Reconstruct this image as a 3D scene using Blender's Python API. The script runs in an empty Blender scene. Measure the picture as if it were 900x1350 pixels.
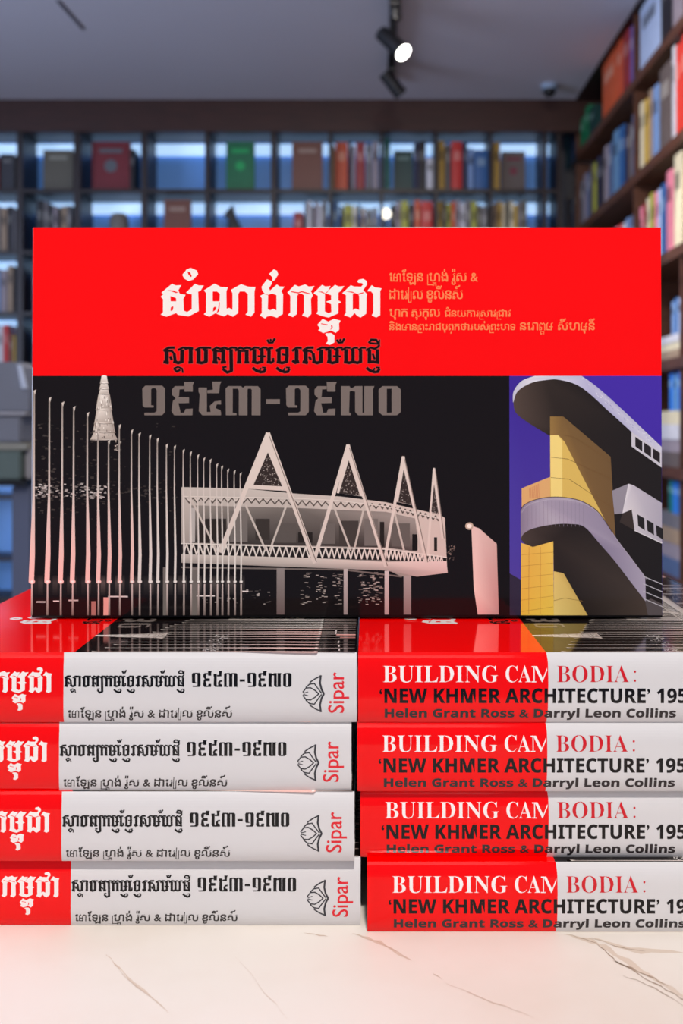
import bpy, bmesh, math, random
from mathutils import Vector, Matrix

# ------------------------------------------------------------------ camera
F = 1400.0                      # focal length in pixels of the 900 px wide frame
VX, VY = 485.0, 560.0           # where the optical axis meets the 900x1350 frame
TABLE = 0.90
CZ = TABLE + 0.2069             # camera height
sc = bpy.context.scene
col = sc.collection
cam_data = bpy.data.cameras.new('camera')
cam = bpy.data.objects.new('camera', cam_data)
col.objects.link(cam)
cam.location = (0, 0, CZ)
cam.rotation_euler = (math.pi / 2, 0, 0)
cam_data.sensor_fit = 'HORIZONTAL'
cam_data.sensor_width = 36.0
cam_data.lens = 36.0 * F / 900.0
cam_data.shift_x = (450 - VX) / 900.0
cam_data.shift_y = (VY - 675) / 900.0
cam_data.clip_start = 0.02
cam_data.dof.use_dof = True
cam_data.dof.focus_distance = 0.465
cam_data.dof.aperture_fstop = 56.0 / 2.9
sc.camera = cam

# ------------------------------------------------------------------ world, lights, exposure
sc.view_settings.view_transform = 'Standard'
sc.view_settings.look = 'None'
sc.view_settings.gamma = 1.0
sc.view_settings.use_curve_mapping = False
sc.view_settings.exposure = 0.0
w = bpy.data.worlds.new('world')
sc.world = w
w.use_nodes = True
w.node_tree.nodes['Background'].inputs[0].default_value = (0.62, 0.72, 1.0, 1)
w.node_tree.nodes['Background'].inputs[1].default_value = 0.36


def area(name, loc, target, size, size_y, power, color):
    l = bpy.data.lights.new(name, 'AREA')
    l.shape = 'RECTANGLE'
    l.size, l.size_y, l.energy, l.color = size, size_y, power, color
    o = bpy.data.objects.new(name, l)
    col.objects.link(o)
    o.location = loc
    o.rotation_euler = (Vector(target) - Vector(loc)).to_track_quat('-Z', 'Y').to_euler()
    return o


area('ceiling_panel_light', (0.10, -0.72, 2.72), (0.0, 0.42, 1.0), 0.12, 0.12, 38, (1.0, 0.93, 0.86))
area('front_fill_light', (-0.7, -1.7, 2.62), (0, 0.5, 1.0), 2.4, 0.7, 9, (1.0, 0.96, 0.93))  # added soft fill from above and behind the camera, no fixture modelled
area('aisle_fill_light', (0.1, 3.6, 2.90), (0.5, 4.0, 0.0), 1.0, 2.2, 68, (1.0, 0.92, 0.86))  # added fill that brightens the ceiling and rear room, no real fixture
area('side_fill_light', (-4.0, 2.4, 1.5), (1.2, 3.0, 1.5), 3.2, 2.4, 205, (0.56, 0.70, 1.0))  # added bluish fill for ceiling and right-hand books; left wall has no window

# ------------------------------------------------------------------ materials


def lin(c):
    return tuple(((x / 255.0) / 12.92 if x / 255.0 <= 0.04045 else ((x / 255.0 + 0.055) / 1.055) ** 2.4) for x in c)


MATS = {}


def mat(name, rgb, rough=0.5, metal=0.0, coat=0.0, emit=None, estr=0.0, noise=0.0, scale=20.0, spec=0.5):
    if name in MATS:
        return MATS[name]
    m = bpy.data.materials.new(name)
    m.use_nodes = True
    nt = m.node_tree
    b = nt.nodes['Principled BSDF']
    c = lin(rgb)
    b.inputs['Base Color'].default_value = (*c, 1)
    b.inputs['Roughness'].default_value = rough
    b.inputs['Metallic'].default_value = metal
    b.inputs['Coat Weight'].default_value = coat
    b.inputs['Coat Roughness'].default_value = 0.06
    b.inputs['Specular IOR Level'].default_value = spec
    if emit:
        b.inputs['Emission Color'].default_value = (*emit, 1)
        b.inputs['Emission Strength'].default_value = estr
    if noise > 0:
        t = nt.nodes.new('ShaderNodeTexCoord')
        n = nt.nodes.new('ShaderNodeTexNoise')
        n.inputs['Scale'].default_value = scale
        n.inputs['Detail'].default_value = 4
        r = nt.nodes.new('ShaderNodeMix')
        r.data_type = 'RGBA'
        r.inputs[6].default_value = (*[x * (1 - noise) for x in c], 1)
        r.inputs[7].default_value = (*[min(1, x * (1 + noise)) for x in c], 1)
        nt.links.new(t.outputs['Object'], n.inputs['Vector'])
        nt.links.new(n.outputs['Fac'], r.inputs[0])
        nt.links.new(r.outputs[2], b.inputs['Base Color'])
    MATS[name] = m
    return m


def wood(name, rgb, rough=0.5):
    m = mat(name, rgb, rough)
    nt = m.node_tree
    b = nt.nodes['Principled BSDF']
    t = nt.nodes.new('ShaderNodeTexCoord')
    mp = nt.nodes.new('ShaderNodeMapping')
    mp.inputs['Scale'].default_value = (1.5, 1.5, 18)
    n = nt.nodes.new('ShaderNodeTexNoise')
    n.inputs['Scale'].default_value = 4
    n.inputs['Detail'].default_value = 6
    r = nt.nodes.new('ShaderNodeValToRGB')
    c = lin(rgb)
    r.color_ramp.elements[0].position = 0.3
    r.color_ramp.elements[1].position = 0.7
    r.color_ramp.elements[0].color = (*[x * 0.7 for x in c], 1)
    r.color_ramp.elements[1].color = (*[x * 1.3 for x in c], 1)
    nt.links.new(t.outputs['Object'], mp.inputs['Vector'])
    nt.links.new(mp.outputs['Vector'], n.inputs['Vector'])
    nt.links.new(n.outputs['Fac'], r.inputs['Fac'])
    nt.links.new(r.outputs['Color'], b.inputs['Base Color'])
    return m


def marble():
    m = mat('marble', (250, 243, 234), 0.42, spec=0.25)
    nt = m.node_tree
    b = nt.nodes['Principled BSDF']
    t = nt.nodes.new('ShaderNodeTexCoord')
    n1 = nt.nodes.new('ShaderNodeTexNoise')
    n1.inputs['Scale'].default_value = 9
    n1.inputs['Detail'].default_value = 6
    r1 = nt.nodes.new('ShaderNodeValToRGB')
    r1.color_ramp.elements[0].position = 0.3
    r1.color_ramp.elements[1].position = 0.62
    r1.color_ramp.elements[0].color = (*lin((222, 210, 197)), 1)
    r1.color_ramp.elements[1].color = (*lin((233, 226, 218)), 1)
    nt.links.new(t.outputs['Object'], n1.inputs['Vector'])
    nt.links.new(n1.outputs['Fac'], r1.inputs['Fac'])
    nt.links.new(r1.outputs['Color'], b.inputs['Base Color'])
    return m


def print_material():
    m = bpy.data.materials.new('laminated_print')
    m.use_nodes = True
    nt = m.node_tree
    b = nt.nodes['Principled BSDF']
    a = nt.nodes.new('ShaderNodeAttribute')
    a.attribute_name = 'ink'
    nt.links.new(a.outputs['Color'], b.inputs['Base Color'])
    b.inputs['Roughness'].default_value = 0.09
    b.inputs['Specular IOR Level'].default_value = 0.30
    n = nt.nodes.new('ShaderNodeTexNoise')
    n.inputs['Scale'].default_value = 60
    t = nt.nodes.new('ShaderNodeTexCoord')
    bp = nt.nodes.new('ShaderNodeBump')
    bp.inputs['Strength'].default_value = 0.02
    bp.inputs['Distance'].default_value = 0.002
    nt.links.new(t.outputs['Object'], n.inputs['Vector'])
    nt.links.new(n.outputs['Fac'], bp.inputs['Height'])
    nt.links.new(bp.outputs['Normal'], b.inputs['Normal'])
    return m


PRINT = print_material()
M_SHEET = mat('cover_board', (232, 230, 228), 0.2)
M_PAGES = mat('paper_block', (205, 196, 180), 0.8, noise=0.06, scale=150)
M_WHITEPAGES = mat('pale_paper', (240, 232, 225), 0.7)
M_DARKWOOD = wood('dark_walnut', (38, 24, 22), 0.45)
M_BEAM = wood('brown_fascia', (58, 28, 20), 0.5)
M_SHELFWOOD = wood('warm_walnut', (84, 50, 34), 0.45)
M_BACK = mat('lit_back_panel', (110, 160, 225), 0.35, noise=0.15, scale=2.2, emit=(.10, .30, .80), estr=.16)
M_CEIL = mat('ceiling_paint', (205, 202, 212), 0.85, noise=0.03, scale=2)
M_WALL = mat('wall_paint', (140, 136, 134), 0.8, noise=0.03, scale=3)
M_FLOOR = mat('floor_finish', (150, 142, 138), 0.35, noise=0.12, scale=5)
M_BLACK = mat('black_metal', (14, 15, 20), 0.4)
M_MARBLE = marble()
M_LED = mat('led_strip_light', (255, 255, 255), 0.5, emit=(0.36, 0.62, 1.0), estr=0.95)

# ------------------------------------------------------------------ helpers


def PX(px, Y):
    return (px - VX) * Y / F


def PZ(py, Y):
    return CZ - (py - VY) * Y / F


def link(name, me, parent=None):
    o = bpy.data.objects.new(name, me)
    col.objects.link(o)
    if parent:
        o.parent = parent
    return o


def empty(name, loc, label, cat, group=None, rz=0.0):
    o = bpy.data.objects.new(name, None)
    col.objects.link(o)
    o.empty_display_size = 0.05
    o.location = loc
    o.rotation_euler = (0, 0, rz)
    tag(o, label, cat, group)
    return o


def tag(o, label, cat, group=None):
    o['label'] = label
    o['category'] = cat
    if group:
        o['group'] = group
    return o


def finish(bm, name, mats, parent=None, smooth=False):
    bmesh.ops.recalc_face_normals(bm, faces=bm.faces)
    me = bpy.data.meshes.new(name)
    bm.to_mesh(me)
    bm.free()
    for m in (mats if isinstance(mats, (list, tuple)) else [mats]):
        me.materials.append(m)
    if smooth:
        for p in me.polygons:
            p.use_smooth = True
    return link(name, me, parent)


def bbox(bm, x0, x1, y0, y1, z0, z1, mi=0, bevel=0.0):
    vs = [bm.verts.new((x, y, z)) for x in (x0, x1) for y in (y0, y1) for z in (z0, z1)]
    fs = [bm.faces.new([vs[i] for i in q]) for q in
          ((0, 1, 3, 2), (4, 6, 7, 5), (0, 4, 5, 1), (2, 3, 7, 6), (0, 2, 6, 4), (1, 5, 7, 3))]
    for f in fs:
        f.material_index = mi
    if bevel > 0:
        es = list({e for f in fs for e in f.edges})
        bmesh.ops.bevel(bm, geom=es, offset=bevel, segments=2, affect='EDGES')
    return fs


def box(name, m, x0, x1, y0, y1, z0, z1, parent=None, bevel=0.0):
    bm = bmesh.new()
    bbox(bm, min(x0, x1), max(x0, x1), min(y0, y1), max(y0, y1), min(z0, z1), max(z0, z1), 0, bevel)
    return finish(bm, name, m, parent)


def tube(bm, p0, p1, r0, r1, n=20, mi=0):
    p0, p1 = Vector(p0), Vector(p1)
    q = (p1 - p0).to_track_quat('Z', 'Y')
    ra, rb = [], []
    for i in range(n):
        a = 2 * math.pi * i / n
        d = q @ Vector((math.cos(a), math.sin(a), 0))
        ra.append(bm.verts.new(p0 + d * r0))
        rb.append(bm.verts.new(p1 + d * r1))
    for i in range(n):
        j = (i + 1) % n
        bm.faces.new((ra[i], ra[j], rb[j], rb[i])).material_index = mi
    bm.faces.new(ra[::-1]).material_index = mi
    bm.faces.new(rb).material_index = mi


def structure(o):
    o['kind'] = 'structure'
    return o


# ------------------------------------------------------------------ flat print: polygons of ink
def cr(pts, n=5):
    """open Catmull-Rom curve through the points"""
    P = [Vector(pts[0])] + [Vector(p) for p in pts] + [Vector(pts[-1])]
    out = []
    for i in range(1, len(P) - 2):
        p0, p1, p2, p3 = P[i - 1:i + 3]
        for k in range(n):
            t = k / n
            q = 0.5 * ((2 * p1) + (p2 - p0) * t + (2 * p0 - 5 * p1 + 4 * p2 - p3) * t * t + (3 * p1 - p0 - 3 * p2 + p3) * t ** 3)
            out.append((q.x, q.y))
    out.append(tuple(pts[-1]))
    return out


def ramp(stops, key):
    """ink colour running through stops [(position, colour)] by key(point)"""
    def f(p):
        k = key(p)
        if k <= stops[0][0]:
            return stops[0][1]
        for (a, ca), (b, cb) in zip(stops, stops[1:]):
            if k <= b:
                t = (k - a) / (b - a)
                return tuple(u * (1 - t) + v * t for u, v in zip(ca, cb))
        return stops[-1][1]
    return f


class Art:
    """flat printed artwork, collected as coloured polygons on thin ink layers"""

    def __init__(self):
        self.p = []

    def poly(self, pts, c, layer=1):
        pts = [tuple(q) for q in pts]
        if callable(c):
            cs = [lin(c(q)) for q in pts]
        elif isinstance(c[0], (tuple, list)):
            cs = [lin(k) for k in c]
        else:
            cs = [lin(c)] * len(pts)
        self.p.append((pts, cs, layer))

    def rect(self, x0, y0, x1, y1, c, layer=1):
        self.poly([(x0, y0), (x1, y0), (x1, y1), (x0, y1)], c, layer)

    def stroke(self, pts, wd, c, layer=2):
        for i in range(len(pts) - 1):
            (x0, y0), (x1, y1) = pts[i], pts[i + 1]
            dx, dy = x1 - x0, y1 - y0
            L = math.hypot(dx, dy) or 1e-6
            nx, ny = -dy / L * wd / 2, dx / L * wd / 2
            ex, ey = dx / L * wd * 0.25, dy / L * wd * 0.25
            self.poly([(x0 + nx - ex, y0 + ny - ey), (x1 + nx + ex, y1 + ny + ey),
                       (x1 - nx + ex, y1 - ny + ey), (x0 - nx - ex, y0 - ny - ey)], c, layer)

    def build(self, name, fn, parent, cuts=None, eps=0.000018):
        verts, faces, cols = [], [], []
        if cuts is None:
            for ix, (pts, cs, ly) in enumerate(self.p):
                base = len(verts)
                for q, c in zip(pts, cs):
                    verts.append(fn(q[0], q[1], ly * eps + (ix % 40) * 3.5e-7))
                    cols.append(c)
                faces.append(list(range(base, len(verts))))
            me = bpy.data.meshes.new(name)
            me.from_pydata(verts, [], faces)
        else:
            bm = bmesh.new()
            cl = bm.verts.layers.float_color.new('tmp')
            for ix, (pts, cs, ly) in enumerate(self.p):
                vs = []
                for q, c in zip(pts, cs):
                    v = bm.verts.new((q[0], q[1], ly + (ix % 40) * 0.02))
                    v[cl] = (*c, 1)
                    vs.append(v)
                try:
                    bm.faces.new(vs)
                except ValueError:
                    pass
            for y in cuts:
                bmesh.ops.bisect_plane(bm, geom=bm.verts[:] + bm.edges[:] + bm.faces[:], dist=1e-5,
                                       plane_co=(0, y, 0), plane_no=(0, 1, 0))
            for v in bm.verts:
                cols.append(tuple(v[cl])[:3])
                v.co = fn(v.co.x, v.co.y, v.co.z * eps)
            bm.verts.layers.float_color.remove(cl)
            me = bpy.data.meshes.new(name)
            bm.to_mesh(me)
            bm.free()
        a = me.color_attributes.new('ink', 'FLOAT_COLOR', 'POINT')
        flat = []
        for c in cols:
            flat += [c[0], c[1], c[2], 1.0]
        a.data.foreach_set('color', flat)
        me.materials.append(PRINT)
        me.update()
        return link(name, me, parent)


# glyph outlines from Blender's built-in interface font
GC = {}


def glyphs(text, bold=0.0, res=2):
    key = (text, bold, res)
    if key in GC:
        return GC[key]
    c = bpy.data.curves.new('lettering', 'FONT')
    c.body = text
    c.size = 1
    c.resolution_u = res
    c.offset = bold
    o = bpy.data.objects.new('lettering', c)
    col.objects.link(o)
    dg = bpy.context.evaluated_depsgraph_get()
    ev = o.evaluated_get(dg)
    me = ev.to_mesh()
    vs = [(v.co.x, v.co.y) for v in me.vertices]
    out = [[vs[i] for i in p.vertices] for p in me.polygons]
    ev.to_mesh_clear()
    bpy.data.objects.remove(o)
    bpy.data.curves.remove(c)
    xs = [v[0] for v in vs] or [0, 0]
    ys = [v[1] for v in vs] or [0, 0]
    GC[key] = (out, min(xs), max(xs), min(ys), max(ys))
    return GC[key]


def text_box(art, text, x0, x1, ybase, ytop, c, layer=3, bold=0.0, capref='H'):
    """string scaled to fill x0..x1, capitals from ybase up to ytop"""
    ps, a, b, _, _ = glyphs(text, bold)
    _, _, _, c0, c1 = glyphs(capref, bold)
    sx = (x1 - x0) / (b - a)
    sy = (ybase - ytop) / (c1 - max(c0, 0))
    for p in ps:
        art.poly([(x0 + (x - a) * sx, ybase - y * sy) for x, y in p], c, layer)


def mathserif(s):
    return ''.join(chr(0x1D400 + ord(k) - 65) if 'A' <= k <= 'Z' else k for k in s)


def mathsans(s):
    o = ''
    for k in s:
        if 'A' <= k <= 'Z':
            o += chr(0x1D5D4 + ord(k) - 65)
        elif 'a' <= k <= 'z':
            o += chr(0x1D5EE + ord(k) - 97)
        elif '0' <= k <= '9':
            o += chr(0x1D7EC + ord(k) - 48)
        else:
            o += k
    return o


PREV = '\u17c1\u17c2\u17c3'
ABOVE = '\u17c6\u17b7\u17b8\u17cb\u17d0\u17c9\u17cd'
BELOW = '\u17bb\u17bc'


SK = {   # letters set from pen strokes, in em units
    'ម': [[(.10, .56), (.03, .48), (.03, .03), (.36, .03)], [(.46, .56), (.36, .48), (.36, .0)], [(.2, .26), (.46, .26)]],
    'ត': [[(.03, .0), (.03, .44), (.13, .55), (.23, .46), (.33, .55), (.42, .44), (.42, .0)], [(.03, .03), (.15, .03), (.18, .18), (.10, .24)]],
    'អ': [[(.13, .56), (.03, .48), (.03, .03), (.28, .03)], [(.10, .27), (.28, .27)], [(.28, .0), (.28, .48), (.38, .55), (.52, .5), (.52, .0)]],
}


def pen(ch, wd):
    a = Art()
    for line in SK[ch]:
        a.stroke(line, wd, (0, 0, 0))
    ps = [p[0] for p in a.p]
    xs = [q[0] for p in ps for q in p]
    return ps, min(xs), max(xs), 0, .586


def khmer_layout(s, bold=0.012):
    """small Khmer setting: list of polygons in em units, and total width"""
    out = []
    x = 0.0

    def put(ch, px, sx=1.0, sy=1.0, dy=0.0, center=None):
        ps, a, b, c0, c1 = pen(ch, .062 + bold) if ch in SK else glyphs(ch, bold, 2)
        wd = (b - a) * sx
        ox = (center - wd / 2) if center is not None else px
        for p in ps:
            out.append([(ox + (u - a) * sx, dy + v * sy) for u, v in p])
        return wd

    i = 0
    while i < len(s):
        ch = s[i]
        if ch == ' ':
            x += 0.22
            i += 1
            continue
        if ch == '\u17c7':
            x += put(ch, x) + 0.05
            i += 1
            continue
        if ch == '&' or ord(ch) < 128:
            x += put(ch, x, 0.9, 0.9) + 0.06
            i += 1
            continue
        j = i + 1
        subs, marks, post = [], [], []
        while j < len(s):
            if s[j] == '\u17d2':
                subs.append(s[j + 1])
                j += 2
            elif 0x17B6 <= ord(s[j]) <= 0x17D1 and s[j] != '\u17c7':
                marks.append(s[j])
                j += 1
            else:
                break
        for m in marks:
            if m in PREV or m in '\u17c4\u17c0':
                x += put(m if m in PREV else '\u17c1', x) + 0.03
        if '\u179a' in subs:                       # hook of the subscript ro, wraps round the left
            out.append([(x, -0.22), (x + 0.06, -0.22), (x + 0.06, 0.5), (x, 0.5)])
            out.append([(x, -0.28), (x + 0.4, -0.28), (x + 0.4, -0.21), (x, -0.21)])
            x += 0.12
        w0 = put(ch, x)
        cx = x + w0 / 2
        for sb in subs:
            if sb == '\u1799':
                out.append([(x + w0 + .06, -0.25), (x + w0 + .13, -0.25), (x + w0 + .13, 0.58), (x + w0 + .06, 0.58)])
                out.append([(x + w0 - .2, -0.25), (x + w0 + .1, -0.25), (x + w0 + .1, -0.19), (x + w0 - .2, -0.19)])
                w0 += 0.16
            elif sb != '\u179a':
                put(sb, x, 0.62, 0.42, -0.33, center=cx)
        x += w0
        for m in marks:
            if m in ABOVE:
                put(m, x, center=cx)
            elif m in BELOW:
                put(m, x, center=cx)
            elif m in '\u17b6\u17c4':
                x += put('\u17b6', x - 0.03) - 0.03
            elif m == '\u17c0':
                out.append([(x + .05, -0.2), (x + .11, -0.2), (x + .11, 0.8), (x + .05, 0.8)])
                out.append([(x + .05, -0.24), (x + .3, -0.24), (x + .3, -0.18), (x + .05, -0.18)])
                out.append([(x + .24, -0.2), (x + .3, -0.2), (x + .3, 0.55), (x + .24, 0.55)])
                x += 0.32
        x += 0.085
        i = j
    return out, x


def khmer(art, s, x0, x1, ybase, ytop, c, layer=3, slant=0.0, bold=0.012):
    ps, wd = khmer_layout(s, bold)
    sx = (x1 - x0) / wd
    sy = (ybase - ytop) / 0.586
    for p in ps:
        art.poly([(x0 + u * sx + v * sy * slant, ybase - v * sy) for u, v in p], c, layer)


# ------------------------------------------------------------------ display lettering, traced outline by outline
def A1(pts):
    return [(205 + x / 6.0, 350 + y / 6.0) for x, y in pts]


def A2(pts):
    return [(350 + x / 5.806, 350 + y / 5.806) for x, y in pts]


TITLE = [
    A1([(35, 222), (118, 152), (148, 165), (192, 162), (168, 205), (180, 232), (225, 240), (208, 275), (212, 365),
        (238, 378), (275, 355), (275, 235), (250, 232), (230, 222), (300, 152), (330, 165), (370, 165), (345, 205),
        (325, 215), (330, 370), (250, 412), (165, 400), (152, 385), (75, 415), (30, 398), (48, 378), (48, 275),
        (30, 255), (50, 235)]),
    A1([(200, 80), (235, 35), (265, 25), (315, 45), (325, 75), (285, 118), (250, 130), (215, 110)]),
    A1([(370, 205), (455, 150), (505, 178), (560, 180), (548, 212), (550, 352), (572, 345), (597, 362), (597, 228),
        (585, 200), (665, 155), (720, 175), (778, 178), (770, 215), (770, 382), (742, 415), (700, 398), (718, 375),
        (718, 235), (695, 213), (655, 213), (642, 232), (642, 385), (600, 415), (560, 395), (530, 412), (480, 395),
        (465, 385), (412, 415), (370, 395), (388, 378), (388, 225)]),
    A2([(-42, 170), (0, 112), (35, 128), (38, 142), (15, 180), (22, 200), (75, 152), (95, 168), (132, 170), (108, 205),
        (122, 228), (120, 380), (75, 410), (40, 395), (72, 372), (72, 235), (40, 222), (10, 232), (-20, 222),
        (-38, 195)]),
    A2([(-52, 240), (-25, 225), (8, 235), (5, 345), (25, 352), (48, 340), (76, 355), (75, 408), (30, 395), (0, 400),
        (-15, 415), (-55, 392), (-40, 372), (-40, 260)]),
    A2([(15, 70), (50, 35), (75, 45), (85, 75), (60, 115), (45, 128), (40, 120), (42, 98)]),
    A2([(155, 215), (212, 155), (242, 168), (292, 152), (318, 168), (362, 165), (335, 205), (350, 235), (335, 265),
        (338, 380), (312, 408), (268, 392), (282, 370), (282, 235), (262, 222), (240, 225), (230, 240), (228, 380),
        (198, 405), (160, 388), (178, 368), (178, 240)]),
    A2([(355, 220), (420, 155), (445, 168), (485, 165), (465, 203), (520, 155), (548, 168), (590, 165), (560, 205),
        (545, 215), (545, 275), (568, 290), (545, 300), (545, 375), (470, 408), (415, 395), (378, 378), (388, 360),
        (388, 240)]),
    A2([(385, 465), (425, 418), (468, 440), (512, 418), (562, 432), (550, 455), (552, 502), (525, 527), (490, 508),
        (470, 515), (430, 528), (392, 508), (405, 490)]),
    A2([(450, 530), (490, 528), (515, 545), (515, 600), (480, 620), (450, 610), (465, 590), (462, 555), (445, 540)]),
    A2([(575, 220), (640, 158), (665, 168), (720, 170), (735, 150), (722, 140), (700, 140), (690, 130), (700, 115),
        (735, 108), (760, 125), (765, 150), (735, 195), (765, 230), (760, 245), (758, 378), (715, 408), (690, 395),
        (668, 372), (640, 408), (590, 390), (603, 372), (603, 235)]),
    A2([(765, 205), (800, 158), (825, 175), (875, 182), (865, 205), (865, 390), (835, 408), (800, 392), (812, 370),
        (812, 225), (795, 205)]),
]
TITLE_HOLES = [
    A1([(105, 250), (150, 265), (152, 292), (108, 292)]),
    A1([(118, 332), (130, 335), (126, 362), (108, 370), (108, 345)]),
    A1([(80, 203), (130, 205), (168, 222), (150, 226), (120, 214)]),
    A1([(240, 55), (262, 60), (275, 92), (268, 98), (248, 78)]),
    A1([(440, 213), (475, 213), (497, 232), (495, 292), (440, 292)]),
    A1([(455, 335), (470, 338), (462, 362), (442, 375), (445, 345)]),
    A1([(490, 300), (497, 300), (492, 370), (470, 388), (484, 350)]),
    A2([(183, 203), (240, 213), (265, 203), (332, 222), (325, 228), (265, 212), (240, 222), (185, 211)]),
    A2([(442, 222), (470, 228), (490, 235), (490, 272), (450, 285), (490, 305), (492, 365), (470, 375), (442, 360)]),
    A2([(462, 205), (468, 205), (448, 226), (442, 222)]),
    A2([(388, 205), (420, 207), (442, 218), (436, 222), (412, 213)]),
    A2([(412, 452), (465, 462), (460, 468), (415, 459)]),
    A2([(488, 470), (500, 468), (502, 490), (482, 505), (492, 485)]),
    A2([(655, 225), (690, 225), (705, 240), (705, 350), (675, 338), (655, 352)]),
    A2([(600, 205), (650, 207), (690, 225), (735, 212), (740, 218), (700, 232), (650, 216)]),
]


def S3(pts, dx=0, dy=0):
    return [(208 + (x + dx) / 6.0, 445 + (y + dy) / 6.0) for x, y in pts]


LINE2 = []


def L2(pts, wd, dx=0, dy=0):
    LINE2.append((S3(pts, dx, dy), wd * (1.22 if wd > 18 else 1.35) / 6.0))


def k_sa(dx):
    L2([(38, 116), (75, 93), (118, 92)], 15, dx)
    L2([(60, 115), (60, 205)], 26, dx)
    L2([(60, 116), (100, 120), (122, 145)], 13, dx)
    L2([(40, 206), (72, 213)], 18, dx)
    L2([(88, 165), (98, 185)], 15, dx)
    L2([(120, 145), (127, 200)], 20, dx)
    L2([(118, 202), (150, 214), (185, 203)], 18, dx)
    L2([(182, 115), (180, 200)], 25, dx)
    L2([(152, 110), (188, 92), (240, 95)], 13, dx)


def k_mo(dx):
    L2([(722, 112), (755, 92), (788, 94)], 13, dx)
    L2([(752, 112), (752, 200)], 25, dx)
    L2([(738, 204), (775, 214), (815, 203)], 17, dx)
    L2([(812, 112), (812, 205)], 23, dx)
    L2([(782, 160), (838, 162)], 11, dx)
    L2([(792, 110), (825, 92), (852, 94)], 13, dx)


def k_submo(dx):
    L2([(742, 256), (768, 276), (795, 284)], 17, dx)
    L2([(792, 284), (802, 256)], 9, dx)
    L2([(800, 288), (828, 284), (838, 264)], 16, dx)
    L2([(815, 250), (842, 252)], 9, dx)


def k_curl(dx):
    L2([(0, 32), (12, 52), (40, 50), (56, 22)], 13, dx)
    L2([(22, 28), (28, 34)], 12, dx)


k_sa(0)
L2([(205, 102), (235, 94), (264, 100)], 15)
L2([(250, 100), (250, 200)], 25)
L2([(236, 210), (262, 208)], 15)
L2([(118, 258), (150, 246), (182, 260), (188, 290)], 10)
L2([(120, 262), (140, 284), (165, 270)], 13)
L2([(288, 112), (325, 93), (362, 92)], 13)
L2([(312, 112), (312, 205)], 27)
L2([(300, 207), (335, 214), (372, 204)], 18)
L2([(370, 112), (370, 200)], 26)
L2([(348, 110), (375, 93), (408, 94)], 13)
L2([(420, 114), (455, 92), (485, 103), (515, 92), (535, 100)], 14)
L2([(442, 115), (442, 205)], 26)
L2([(426, 208), (458, 212)], 16)
L2([(466, 170), (478, 190)], 14)
L2([(450, 120), (508, 122)], 11)
L2([(506, 112), (506, 205)], 25)
L2([(492, 210), (524, 208)], 16)
L2([(540, 108), (575, 92), (612, 94)], 13)
L2([(568, 112), (571, 275)], 24)
L2([(572, 278), (538, 290), (506, 264)], 16)
L2([(502, 250), (530, 246)], 11)
L2([(604, 114), (640, 92), (666, 102), (692, 92), (722, 98)], 14)
L2([(632, 118), (632, 208)], 25)
L2([(618, 210), (646, 210)], 14)
L2([(632, 120), (694, 120)], 10)
L2([(692, 118), (692, 208)], 25)
L2([(678, 210), (708, 210)], 14)
k_mo(0)
k_submo(0)
E0 = 876
k_curl(E0 - 20)
L2([(-28, 112), (-5, 96), (22, 95)], 12, E0)
L2([(-8, 108), (-8, 205)], 23, E0)
L2([(-22, 207), (8, 213), (26, 200), (24, 180)], 14, E0)
L2([(50, 116), (92, 93), (140, 96)], 15, E0)
L2([(70, 112), (70, 205)], 24, E0)
L2([(134, 98), (134, 150)], 23, E0)
L2([(98, 146), (134, 154)], 11, E0)
L2([(134, 160), (130, 203)], 23, E0)
L2([(58, 206), (95, 214), (134, 204)], 17, E0)
k_submo(E0 - 687)
L2([(178, 116), (212, 93), (246, 95)], 14, E0)
L2([(210, 112), (210, 205)], 25, E0)
L2([(180, 198), (200, 213), (226, 205)], 16, E0)
k_sa(E0 + 222)
k_mo(E0 - 282)
k_curl(E0 + 530)
L2([(568, 112), (600, 92), (632, 94)], 13, E0)
L2([(600, 112), (600, 205)], 25, E0)
L2([(655, 112), (655, 205)], 22, E0)
L2([(715, 112), (715, 205)], 22, E0)
L2([(640, 110), (668, 93), (692, 94)], 12, E0)
L2([(700, 110), (725, 93), (754, 94)], 12, E0)
L2([(588, 206), (625, 213), (655, 205), (690, 213), (720, 202)], 17, E0)
L2([(760, 114), (795, 92), (826, 102), (850, 88), (862, 74)], 13, E0)
L2([(785, 115), (785, 205)], 24, E0)
L2([(848, 112), (848, 205)], 22, E0)
L2([(775, 208), (815, 204), (858, 212)], 16, E0)
L2([(812, 145), (826, 182)], 13, E0)
k_submo(E0 + 23)
L2([(782, 52), (800, 28), (838, 30), (856, 58)], 13, E0)
L2([(788, 56), (852, 62)], 11, E0)
L2([(864, 30), (862, 70)], 8, E0)

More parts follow.
